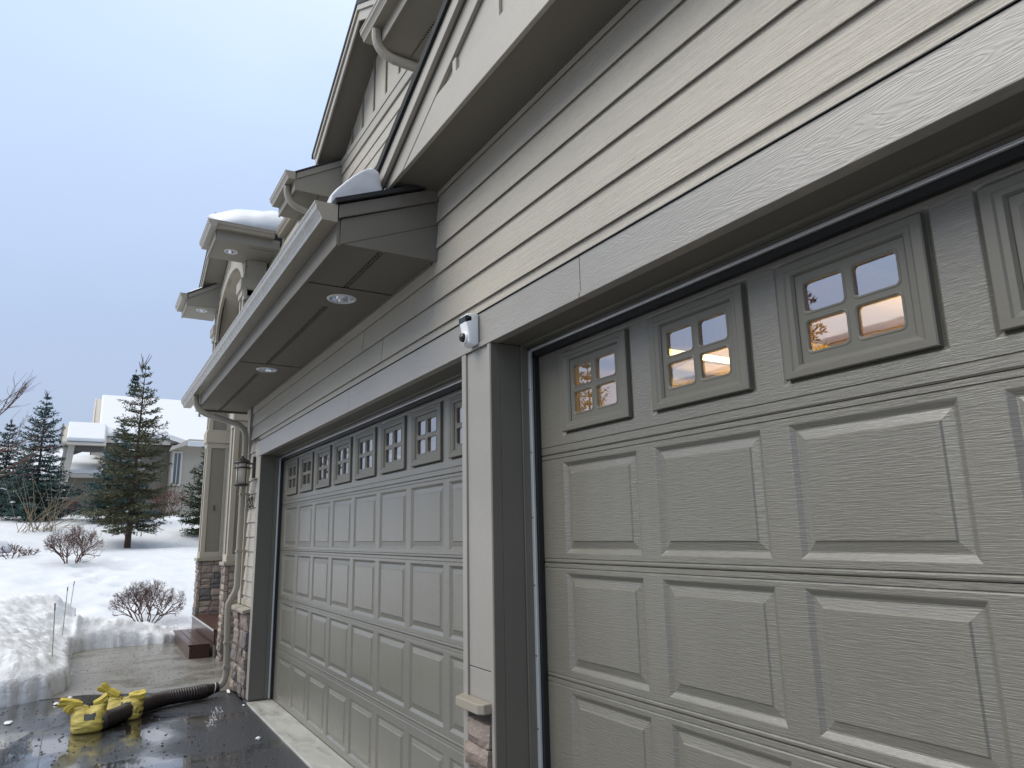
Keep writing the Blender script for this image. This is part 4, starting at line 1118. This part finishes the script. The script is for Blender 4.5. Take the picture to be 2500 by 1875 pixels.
lump('ice_chunk', 'smaller snow crumb just right of the one by the snow bank foot', (-1.62, -1.86, .012), (.035, .025, .018), 19.0)
lump('plastic_scrap', 'crumpled white plastic wrap at the foot of the stone base', (-.88, -.330, .016), (.085, .014, .020), 24.0, 'whitefoam', 'plastic scrap', None)
lump('ice_chunk', 'crumbled ice at the lower corner of the double door casing', (-.13, -.30, .006), (.030, .012, .010), 31.0)
# grit on the wet drive and walk
gb = MB(); rn = random.Random(5)
for i in range(900):
    x, y = (rn.uniform(-1.6, 2.6), rn.uniform(-2.6, -.35)) if i < 520 else (rn.uniform(-5.4, -1.2), rn.uniform(-1.75, -.5))
    s_ = rn.uniform(.004, .013) * (1.3 if i < 520 else .9); a = rn.uniform(0, 6.28); z0 = .001 if i < 520 else .007
    c, q = math.cos(a) * s_ * rn.uniform(1, 2.4), math.sin(a) * s_; hh = s_ * rn.uniform(.3, .7)
    gb.add([(x - c, y - q, z0), (x + q, y - c * .5, z0), (x + c, y + q, z0), (x - q, y + c * .5, z0), (x, y, z0 + hh)], [(0, 1, 4), (1, 2, 4), (2, 3, 4), (3, 0, 4)])
tag(gb.build('grit', 'gravel', None), 'scattered dark grit on the wet driveway and walk', 'grit', kind='stuff')
cb = MB()
for i in range(90):                                      # crushed ice streak
    t = rn.random(); x = lerp(-.25, .55, t) + rn.gauss(0, .03); y = lerp(-.52, -.72, t) + rn.gauss(0, .022); s_ = rn.uniform(.003, .010)
    cb.add([(x - s_, y, .001), (x, y - s_ * .6, .001), (x + s_, y, .001), (x, y + s_ * .6, .001), (x, y, .001 + s_ * .6)], [(0, 1, 4), (1, 2, 4), (2, 3, 4), (3, 0, 4)])
tag(cb.build('crushed_ice', 'rsnow', None), 'streak of crushed ice on the asphalt near the garage apron', 'crushed ice', kind='stuff')

def roof_snow(name, label, sections, loc=(0, 0, 0)):
    """sections: list of closed rings (same count)"""
    k = len(sections[0]); mb = MB()
    for s_ in sections: mb.v += [tuple(p) for p in s_]
    for i in range(len(sections) - 1):
        for j in range(k): mb.f.append((i * k + j, i * k + (j + 1) % k, (i + 1) * k + (j + 1) % k, (i + 1) * k + j))
    mb.f.append(tuple(range(k))); mb.f.append(tuple(range((len(sections) - 1) * k, len(sections) * k))); mb.mi = [0] * len(mb.f)
    o = mb.build(name, 'rsnow', None, smooth=False)
    b = o.modifiers.new('round', 'BEVEL'); b.width = .006; b.segments = 2; b.limit_method = 'ANGLE'; b.angle_limit = R(40)
    s2 = o.modifiers.new('sub', 'SUBSURF'); s2.subdivision_type = 'SIMPLE'; s2.levels = 3; s2.render_levels = 3
    tx = bpy.data.textures.new(name + '_relief', 'CLOUDS'); tx.noise_scale = .16
    dm = o.modifiers.new('relief', 'DISPLACE'); dm.texture = tx; dm.strength = .02; dm.mid_level = .5
    for p in o.data.polygons: p.use_smooth = True
    return tag(o, label, 'snow')
base = [(-.865, 3.500), (-.76, 3.543), (-.64, 3.593), (-.545, 3.632), (-.552, 3.70), (-.578, 3.785), (-.612, 3.805), (-.660, 3.785), (-.718, 3.735), (-.770, 3.680), (-.815, 3.625), (-.850, 3.575)]
secs = []
for x, s_, dy in ((4.43, .97, 0), (4.415, 1.0, 0), (4.2, 1.0, .02), (3.9, .98, .06), (3.6, .92, .14), (3.35, .8, .22)):
    ring = []
    for (y, z_) in base:
        yy = -.70 + (y + .70) * s_ + dy; zroof = 3.518 + (yy + .845) * .413
        ring.append((x, yy, max(zroof - .01, zroof + (z_ - (3.518 + (y + .845) * .413)) * s_)))
    secs.append(ring)
roof_snow('roof_snow', 'wedge of snow with a cut face at the end of the eave under the near gable', secs)
def snow_mound(label, xs_, ys_, roof, thick, name='roof_snow'):
    mb = MB(); nx, ny = len(xs_), len(ys_)
    for x in xs_:
        for y in ys_:
            u = (x - xs_[0]) / (xs_[-1] - xs_[0]); v = (y - ys_[0]) / (ys_[-1] - ys_[0])
            e_ = min(1, (min(u, 1 - u) * 5)) * 1.0; f_ = min(1, min(v, 1 - v) * 5)
            t_ = thick(x, y) * math.sqrt(max(0, 1 - (1 - e_) ** 2)) * math.sqrt(max(0, 1 - (1 - f_) ** 2))
            mb.v.append((x, y, roof(x, y) + .012 + t_ * (1 + .22 * fbm(x * 2.2, y * 2.2, 7, 3))))
    mb.f = [(i * ny + j, (i + 1) * ny + j, (i + 1) * ny + j + 1, i * ny + j + 1) for i in range(nx - 1) for j in range(ny - 1)]; mb.mi = [0] * len(mb.f)
    o = mb.build(name, 'rsnow', None, smooth=True, fix=True); sdm = o.modifiers.new('thick', 'SOLIDIFY'); sdm.thickness = .03
    return tag(o, label, 'snow')
fr_ = lambda a, b, n_: [lerp(a, b, i / n_) for i in range(n_ + 1)]
snow_mound('heaped snow on the porch roof behind its L-shaped gutter', fr_(-2.42, -3.75, 22), fr_(-.62, .62, 26), lambda x, y: PZ + .215 + (-2.40 - x) * .4856 + max(0, y - .30) * .25, lambda x, y: .10 + .16 * sst(-.62, -.15, y) + .04 * math.sin(y * 5))
snow_mound('thin cap of snow on the small upper eave return below the gable', fr_(-1.25, -.43, 8), fr_(.03, .30, 8), lambda x, y: ZE + .25 + (y - .042) * .58, lambda x, y: .035)
snow_mound('thin cap of snow on the far porch eave return at the left', fr_(-6.8, -6.0, 8), fr_(-.60, -.30, 8), lambda x, y: PZ + .25 + (y - PF) * .58, lambda x, y: .05)

# ================================================================== SHRUBS
def twig_bush(name, label, loc, w, h, seed, stems=9, mat='twig', depth=4, flat=1.0, group=None, r0=.013, cat='shrub', kids=3, mid=.0):
    rn = random.Random(seed); o = empty(name, loc); tag(o, label, cat, group)
    st_ = MB(); tw = MB()
    def inside(p):
        q = Vector((p.x / (w / 2), p.y / (w / 2 * flat), (p.z - h * .52) / (h * .54)))
        return q.length
    def grow(p, d, ln, r_, lev):
        q = p + d * ln
        e_ = inside(q)
        if e_ > 1.02 and lev > 0: q = p + d * ln * .55
        mid_ = (p + q) / 2 + Vector((rn.gauss(0, 1), rn.gauss(0, 1), rn.gauss(0, .6))) * ln * .07
        (st_ if lev <= 1 else tw).tube([p, mid_, q], [r_, r_ * .85, r_ * .7], 4 if lev <= 1 else 3, cap=False)
        if lev >= depth or e_ > 1.08: return
        for _ in range(kids if lev else kids + 1):
            nd = (d + Vector((rn.gauss(0, .52), rn.gauss(0, .52), rn.gauss(.12, .38)))).normalized()
            grow(q, nd, ln * rn.uniform(.62, .86), r_ * .66, lev + 1)
    for i in range(stems):
        a = 2 * math.pi * (i + rn.random() * .6) / stems; sp = rn.uniform(.25, 1.0)
        d = Vector((math.cos(a) * sp * .95, math.sin(a) * sp * .95, rn.uniform(.7, 1.0))).normalized()
        grow(Vector((math.cos(a) * w * .07, math.sin(a) * w * .07, -.06)), d, h * rn.uniform(.30, .42), r0, 0)
    st_.build('stem', mat, o, fix=False); tw.build('twigs', mat, o, fix=False)
    return o
twig_bush('bare_shrub', 'bare rounded shrub just behind the snow bank by the walk', (-7.0, -.77, .20), 1.22, .74, 11, 9, depth=5, r0=.014, group='bare rounded shrubs in the snow')
twig_bush('bare_shrub', 'bare reddish shrub out on the snow slope left of the spruce', (-12.2, -2.09, 1.16), 1.26, .88, 23, 9, depth=5, r0=.015, group='bare rounded shrubs in the snow')
twig_bush('small_shrub', 'small snow-caught shrub at far left, right-hand one of two', (-13.6, -3.06, 1.36), .50, .30, 31, 5, depth=3, group='small shrubs at the left edge')
twig_bush('small_shrub', 'small shrub at far left below the snow dome, left-hand one of two', (-13.2, -3.38, 1.32), .50, .42, 37, 5, depth=3, group='small shrubs at the left edge')
lump('snow_capped_shrub', 'low shrub buried under a rounded dome of snow at the left edge', (-14.0, -3.95, 1.55), (.45, .50, .26), 44.0, 'snow', 'shrub', None)
for i, (x, y, lab, sd_) in enumerate(((-18.5, -3.1, 'fan of dry straw-coloured stalks below the blue spruces at left', 51),)):
    o = empty('dry_grass_clump', (x, y, terrain(x, y) - .05)); tag(o, lab, 'dry stalks'); rn = random.Random(sd_); mb = MB()
    for k in range(46):
        a = rn.gauss(.35, .62); ln = rn.uniform(.7, 1.9); b0 = rn.gauss(0, .25)
        p0 = Vector((rn.gauss(0, .2), b0, 0)); p2 = p0 + Vector((rn.gauss(0, .25), math.sin(a) * ln, math.cos(a) * ln)); pm_ = (p0 + p2) / 2 + Vector((0, rn.gauss(0, .05), .08))
        mb.tube([p0, pm_, p2], [.010, .008, .004], 3, cap=False)
    mb.build('stalks', 'straw', o, fix=False)
for x, y, w_, h_, sd_, lab in ((-24.5, .95, 1.7, 1.3, 61, 'rust-brown shrub against the neighbour wall, behind the middle spruce'), (-26, -2.6, 1.3, .8, 67, 'rust-brown low shrub at the foot of the neighbour porch post'), (-17.2, 1.75, .9, .9, 71, 'rust-brown twiggy shrub under the spruce beside the porch column')):
    twig_bush('rust_shrub', lab, (x, y, terrain(x, y)), w_, h_, sd_, 9, 'redtwig', 4, group='rust-brown shrubs by the neighbour house', r0=.02)

# ================================================================== TREES
def spruce(label, loc, height, rad, seed, mat='spruce', base=.10, dens=1.0, bare=.0, whorls=26, lean=(0, 0), name='spruce_tree', snow=0, group='spruces beyond the snow bank', droop=.0, q_=1.0, card=1.0):
    rn = random.Random(seed); o = empty(name, loc); tag(o, label, 'tree', group)
    tr = MB(); pts = []
    for i in range(9):
        t = i / 8; pts.append((lean[0] * t * height + .02 * math.sin(t * 7 + seed) * height * .1, lean[1] * t * height, t * height - .15 * (i == 0)))
    tr.tube(pts, [lerp(.0165 * height, .004, (i / 8) ** .8) for i in range(9)], 8)
    fo = MB(); br = MB()
    def card_(p, d, ln, wd):
        up = Vector((rn.gauss(0, .5), rn.gauss(0, .5), 1)).normalized(); s_ = d.cross(up)
        if s_.length < 1e-3: return
        s_ = s_.normalized() * wd; e_ = p + d * ln; mI = p + d * ln * .5
        o_ = len(fo.v); fo.v += [tuple(p), tuple(mI + s_), tuple(e_), tuple(mI - s_)]; fo.f.append((o_, o_ + 1, o_ + 2, o_ + 3)); fo.mi.append(0)
    def needles(p, q, size):
        d = q - p; L_ = d.length
        if L_ < .02: return
        d /= L_; n_ = max(2, int(L_ / (.045 * card) * dens))
        for i in range(n_):
            b_ = p + d * L_ * (i + rn.random()) / n_
            for _ in range(2):
                nd = (d * 1.15 + Vector((rn.gauss(0, .55), rn.gauss(0, .55), rn.gauss(.12, .45)))).normalized()
                card_(b_, nd, size * rn.uniform(.7, 1.3), size * rn.uniform(.13, .22))
    for k in range(whorls):
        t = base + (1 - base - .015) * (k + rn.uniform(-.25, .25)) / whorls
        t = max(base * .8, min(.985, t)); z_ = t * height; c0 = Vector((lean[0] * z_, lean[1] * z_, z_))
        prof = (1 - t) ** .82 * (1 if t > base + .12 else .72 + .28 * (t - base) / .12)
        nb = int(5 + 3 * prof + rn.random())
        isb = t > 1 - bare
        for b_ in range(nb):
            a = 2 * math.pi * (b_ + rn.random() * .8) / nb + k * 1.3; ln = max(.10, rad * prof * rn.uniform(.62, 1.18))
            if isb: ln *= .8
            el = lerp(-.10 - droop, .62, t ** 1.6) + rn.gauss(0, .08)
            d = Vector((math.cos(a) * math.cos(el), math.sin(a) * math.cos(el), math.sin(el)))
            p0 = c0; p1 = c0 + d * ln * .55 + Vector((0, 0, -.04 * ln)); p2 = c0 + d * ln + Vector((0, 0, (.10 - .10 * droop) * ln))
            br.tube([p0, p1, p2], [.0045 * height * (.35 + .65 * prof), .0028 * height * (.35 + .65 * prof), .003], 4, cap=False)
            if isb and rn.random() < .7:
                continue
            side = Vector((-math.sin(a), math.cos(a), 0)); nt_ = max(2, int(ln / .10 * q_))
            for j in range(nt_):
                s_ = .16 + .84 * (j + rn.random() * .6) / nt_
                bp_ = p0.lerp(p1, s_ / .55) if s_ < .55 else p1.lerp(p2, (s_ - .55) / .45)
                tl = ln * .34 * (1.05 - s_ * .62) * rn.uniform(.6, 1.25) + .04
                for sg in (-1, 1):
                    td = (d * .75 + side * sg * rn.uniform(.55, 1.0) + Vector((0, 0, rn.gauss(-.05 - droop * .4, .16)))).normalized()
                    needles(bp_, bp_ + td * tl, .095 * card)
            needles(p0.lerp(p1, .3), p1, .09 * card); needles(p1, p2, .10 * card)
    if bare:                                              # bare leader shoots at the top
        for j in range(7):
            a = rn.uniform(0, 6.28); z_ = height * (1 - bare * rn.uniform(.15, .55)); ln = height * bare * rn.uniform(.25, .5)
            d = Vector((math.cos(a) * .55, math.sin(a) * .55, .8)).normalized(); br.tube([(0, 0, z_), Vector((0, 0, z_)) + d * ln * .5 + Vector((0, 0, .03)), Vector((0, 0, z_)) + d * ln + Vector((0, 0, .1))], [.014, .011, .007], 4)
    tr.build('trunk', 'bark', o, smooth=True); br.build('branches', 'bark', o, fix=False); fo.build('crown', mat, o, fix=False)
    if snow:
        sm = MB()
        for _ in range(snow):
            t = rn.uniform(base + .05, .8); prof = (1 - t) ** .82; a = rn.uniform(-1.5, 1.5); ln = rad * prof * rn.uniform(.5, .95); c = Vector((math.cos(a) * ln, math.sin(a) * ln, t * height + .02)); s_ = rn.uniform(.03, .09)
            k = 8; vs = [(c.x + s_ * math.cos(2 * math.pi * i / k), c.y + 1.3 * s_ * math.sin(2 * math.pi * i / k), c.z - .02) for i in range(k)] + [(c.x + s_ * .6 * math.cos(2 * math.pi * i / k), c.y + .75 * s_ * math.sin(2 * math.pi * i / k), c.z + s_ * .38) for i in range(k)] + [(c.x, c.y, c.z + s_ * .5)]
            sm.add(vs, [(i, (i + 1) % k, k + (i + 1) % k, k + i) for i in range(k)] + [(k + i, k + (i + 1) % k, 2 * k) for i in range(k)])
        sm.build('snow_clumps', 'rsnow', o, smooth=True)
    return o
spruce('olive-green spruce with a bare leader standing alone on the snow slope', (-16, -.80, 1.42), 5.75, 1.62, 5, 'spruce', .12, .95, .16, 22, (0, .012), droop=.08, q_=.95)
spruce('blue spruce with snow clumps, partly hidden behind the middle olive spruce', (-20.5, -1.05, 2.25), 3.65, 1.45, 9, 'blue', .04, 1.1, .10, 22, snow=10, droop=.1)
spruce('tall blue-green spruce at left, right-hand one of the left group', (-22, -3.52, 2.35), 4.6, 1.55, 13, 'blue', .04, 1.1, .08, 26, snow=9, droop=.1)
spruce('dark spruce at the left edge behind the tall blue one', (-25, -4.75, 2.6), 3.7, 1.45, 17, 'bluedk', .04, 1.0, .06, 22, snow=8)
spruce('small dark spruce cut by the left photo edge', (-27, -5.75, 2.65), 3.45, 1.35, 19, 'bluedk', .04, 1.0, .05, 20, snow=5)
spruce('dense tall spruce rising behind the neighbour roof', (-46, .10, 3.0), 10.2, 2.1, 21, 'bluedk', .1, 1.0, .02, 34, q_=.6, card=1.9)
spruce('green spruce half hidden behind the far porch column', (-17.5, 1.62, 1.80), 3.55, 1.25, 27, 'spruce2', .05, 1.0, .10, 22, droop=.05)
# bare deciduous tree reaching in from the left
BT = empty('bare_tree', (-16.5, -5.3, 1.5)); tag(BT, 'bare leafless tree reaching thin branches in at the left edge', 'tree'); rn = random.Random(77)
tk = MB(); lm = MB()
tk.tube([(0, 0, -.2), (.02, .05, 1.2), (.0, .02, 2.4)], [.09, .075, .05], 8)
def limb(p, d, ln, r_, lev):
    q = p + d * ln; mI = (p + q) / 2 + Vector((rn.gauss(0, .04), rn.gauss(0, .04), -.04 * ln)); lm.tube([p, mI, q], [r_, r_ * .8, r_ * .55], 5, cap=False)
    if lev >= 3: return
    for _ in range(3):
        nd = (d + Vector((rn.gauss(0, .3), rn.gauss(.05, .35), rn.gauss(.18, .28)))).normalized(); limb(p.lerp(q, rn.uniform(.45, 1)), nd, ln * rn.uniform(.55, .75), r_ * .55, lev + 1)
for d, z_, ln in (((.0, .80, .55), 2.0, 1.5), ((.1, .55, .85), 2.3, 1.6), ((-.1, .75, .25), 1.7, 1.3), ((0, .2, 1), 2.4, 1.7), ((.1, -.6, .8), 2.2, 1.5), ((-.2, -.3, .9), 2.3, 1.5)):
    limb(Vector((0, .03, z_)), Vector(d).normalized(), ln, .030, 0)
tk.build('trunk', 'bark', BT, smooth=True); lm.build('branches', 'twig', BT, fix=False)

# ================================================================== NEIGHBOUR HOUSE (up the slope)
NH = empty('neighbour_house', (-30, 0, 2.6)); tag(NH, 'snow-roofed beige neighbour house up the slope behind the spruces', 'house')
def np_(name, mb, mat, bevel=0, parent=None, smooth=False):
    mb.v = [(x + 30, y, z - 2.6) for x, y, z in mb.v] if parent is None or True else mb.v
    return mb.build(name, mat, parent or NH, bevel=bevel, smooth=smooth)
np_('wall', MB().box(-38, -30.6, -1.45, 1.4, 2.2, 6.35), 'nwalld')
np_('wall', MB().box(-38, -29.9, 1.35, 9, 2.0, 6.25), 'nwall')
np_('wall', MB().prism([(-38, 6.3), (-30.6, 6.3), (-34.2, 8.6)], 'y', -1.44, -1.2), 'nwall')
# main roof: ridge along y, slope towards the viewer, hipped front bay
rf = np_('roof', MB().prism([(-30.0, 6.33), (-30.05, 6.52), (-34.2, 9.02), (-38.4, 6.52), (-38.4, 6.33)], 'y', -2.02, 9.2), 'ntrim')
np_('roof_snow_blanket', MB().prism([(-29.95, 6.525), (-29.98, 6.72), (-30.3, 6.98), (-34.2, 9.28), (-34.4, 9.2), (-34.2, 9.03)], 'y', -1.80, 9.3), 'rsnow', .09, rf)
np_('rake_board', MB().prism([(-29.98, 6.30), (-29.95, 6.54), (-34.2, 9.06), (-34.2, 8.82)], 'y', -2.10, -2.03), 'ntrim', 0, rf)
np_('rake_board', MB().prism([(-38.42, 6.30), (-38.45, 6.54), (-34.2, 9.06), (-34.2, 8.82)], 'y', -2.10, -2.03), 'ndark', 0, rf)
np_('eave_soffit', MB().box(-30.6, -30.0, -1.44, 1.3, 6.28, 6.33), 'ndark', 0, rf)
# front bay with its own snowed roof (valley at right)
bay = np_('bay_roof', MB().prism([(1.25, 5.92), (1.30, 6.08), (2.05, 6.50), (9.2, 6.42), (9.2, 6.22), (2.1, 6.28)], 'x', -30.0, -29.3), 'ntrim')
sv = lambda x: 6.98 + (-30.3 - x) * .59
T_ = [(-29.26, 2.05), (-29.26, 9.25), (-30.6, 9.25), (-30.6, .95), (-29.85, 1.26)]
np_('roof_snow_blanket', MB().add([(x, y, sv(x) + .02) for x, y in T_] + [(x, y, sv(x) - .22) for x, y in T_], [(0, 1, 2, 3, 4), (0, 5, 6, 1), (4, 9, 5, 0), (3, 8, 9, 4)]), 'rsnow', 0, bay)
np_('fascia_board', MB().box(-30.02, -29.95, -1.6, 1.3, 6.24, 6.40), 'ntrim', .02, rf)
for yw, hw, z0, z1 in ((1.64, .14, 4.35, 5.85), (-.55, .30, 4.0, 5.4), (3.6, .5, 3.9, 5.5)):
    xw = -29.89 if yw > 1.36 else -30.59
    wn = np_('window', MB().box(xw, xw + .02, yw - hw, yw + hw, z0, z1), 'nglass')
    for a, b, c_, d_ in ((yw - hw - .09, yw - hw, z0 - .09, z1 + .09), (yw + hw, yw + hw + .09, z0 - .09, z1 + .09), (yw - hw, yw + hw, z0 - .09, z0), (yw - hw, yw + hw, z1, z1 + .09), (yw - .018, yw + .018, z0, z1)):
        np_('window_frame', MB().box(xw - .005, xw + .05, a, b, c_, d_), 'ntrim', 0, wn)
np_('vent_pipe', MB().tube([(-32.2, 2.75, 7.9), (-32.2, 2.75, 8.45)], .05, 8), 'ndark', 0, rf)
# side porch: posts, beam, low snowed roof behind
np_('porch_post', MB().prism([(-3.14, 3.65), (-2.86, 3.65), (-2.66, 6.0), (-2.92, 6.0)], 'x', -29.6, -29.25), 'ntrim')
np_('porch_post_shaded_side', MB().prism([(-3.30, 3.65), (-3.145, 3.65), (-2.925, 6.0), (-3.06, 6.0)], 'x', -29.65, -29.3), 'nwall')  # shaded side of the post, its shade painted with the darker wall colour
np_('post_foot', MB().box(-29.7, -29.15, -3.38, -2.72, 3.58, 3.66), 'ntrim')
np_('stone_foot', MB().box(-29.65, -29.2, -3.28, -2.80, 2.4, 3.58), 'mortar')
np_('porch_beam', MB().box(-29.6, -29.3, -2.92, -1.50, 5.72, 5.98), 'ndark')
np_('porch_bracket', MB().prism([(-2.80, 5.72), (-2.80, 5.52), (-2.35, 5.72)], 'x', -29.55, -29.4), 'ndark')
np_('porch_bracket', MB().prism([(-1.50, 5.72), (-1.50, 5.55), (-1.80, 5.72)], 'x', -29.55, -29.4), 'ntrim')
prf = np_('porch_roof', MB().prism([(-29.0, 5.98), (-29.05, 6.12), (-30.4, 7.02), (-31.8, 6.12), (-31.8, 5.98)], 'y', -3.20, -1.45), 'ntrim')
np_('roof_snow_blanket', MB().prism([(-29.0, 6.125), (-29.03, 6.30), (-30.4, 7.22), (-30.7, 7.1), (-30.4, 7.02)], 'y', -3.02, -1.5), 'rsnow', .06, prf)
np_('rake_board', MB().prism([(-28.98, 5.96), (-28.95, 6.14), (-30.4, 7.10), (-30.4, 6.88)], 'y', -3.27, -3.205), 'ndark', 0, prf)
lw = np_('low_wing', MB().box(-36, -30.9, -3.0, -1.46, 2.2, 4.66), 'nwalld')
np_('low_eave', MB().box(-30.9, -30.5, -3.3, -1.47, 4.64, 4.80), 'ntrim', 0, lw)
np_('roof_snow_blanket', MB().prism([(-30.5, 4.805), (-30.52, 5.0), (-33.4, 6.0), (-33.4, 5.6), (-31, 4.805)], 'y', -3.3, -1.47), 'rsnow', .05, lw)
# second snowed roof far left, behind the spruces
FH = empty('far_house', (-52, -6, 3.4)); tag(FH, 'pale snowed roof of a far house showing between the left spruces', 'house')
MB().box(-6, 0, -5, 4.5, -1, 2.6).build('wall', 'nwall', FH)
f2 = MB().prism([(.6, 2.5), (.6, 2.7), (-3, 5.0), (-6.6, 2.7), (-6.6, 2.5)], 'y', -5.6, 5.1).build('roof', 'ntrim', FH)
MB().prism([(.65, 2.71), (.6, 3.0), (-3, 5.3), (-3.2, 5.2), (-3, 5.02)], 'y', -5.6, 5.1).build('roof_snow_blanket', 'rsnow', f2, bevel=.08)
# house across the street (seen mirrored in the door lights)
AH = empty('house_across_street', (-9, -22, 2.6)); tag(AH, 'tan two-storey house across the street, mirrored in the garage door glass', 'house')
MB().box(-9, 7, -8, 0, -3.2, 5.6).build('wall', 'nwall', AH)
r3 = MB().prism([(.7, 5.5), (.7, 5.7), (-4, 8.0), (-8.7, 5.7), (-8.7, 5.5)], 'x', -9.6, 7.6).build('roof', 'ntrim', AH)
MB().prism([(.72, 5.72), (.7, 6.0), (-4, 8.35), (-4, 8.02)], 'x', -9.6, 7.6).build('roof_snow_blanket', 'rsnow', r3, bevel=.08)
for xw in (-6.5, -3, 1.5, 5):
    for z0 in (1.0, 3.6):
        wn = MB().box(xw - .6, xw + .6, .0, .02, z0, z0 + 1.3).build('window', 'nglass', AH)
        for a, b, c_, d_ in ((xw - .7, xw - .6, z0 - .1, z0 + 1.4), (xw + .6, xw + .7, z0 - .1, z0 + 1.4), (xw - .6, xw + .6, z0 - .1, z0), (xw - .6, xw + .6, z0 + 1.3, z0 + 1.4)): MB().box(a, b, -.001, .05, c_, d_).build('window_frame', 'ntrim', wn)
spruce('spruce across the street, mirrored tallest in the nearest door glass', (-7.6, -19.6, -.1), 11.5, 2.3, 91, 'bluedk', .08, .8, .04, 26, q_=.45, card=2.4, group='spruces across the street')
spruce('spruce across the street, mirrored in the double door glass', (-20.5, -19.8, -.1), 12.0, 2.4, 95, 'bluedk', .08, .8, .04, 24, q_=.45, card=2.4, group='spruces across the street')

# fine growth that nobody could count stays joined
for o in bpy.data.objects:
    if o.type == 'MESH' and o.parent and o.name.split('.')[0] in ('twigs', 'stem', 'stalks', 'branches', 'snow_clumps'):
        o['kind'] = 'stuff'
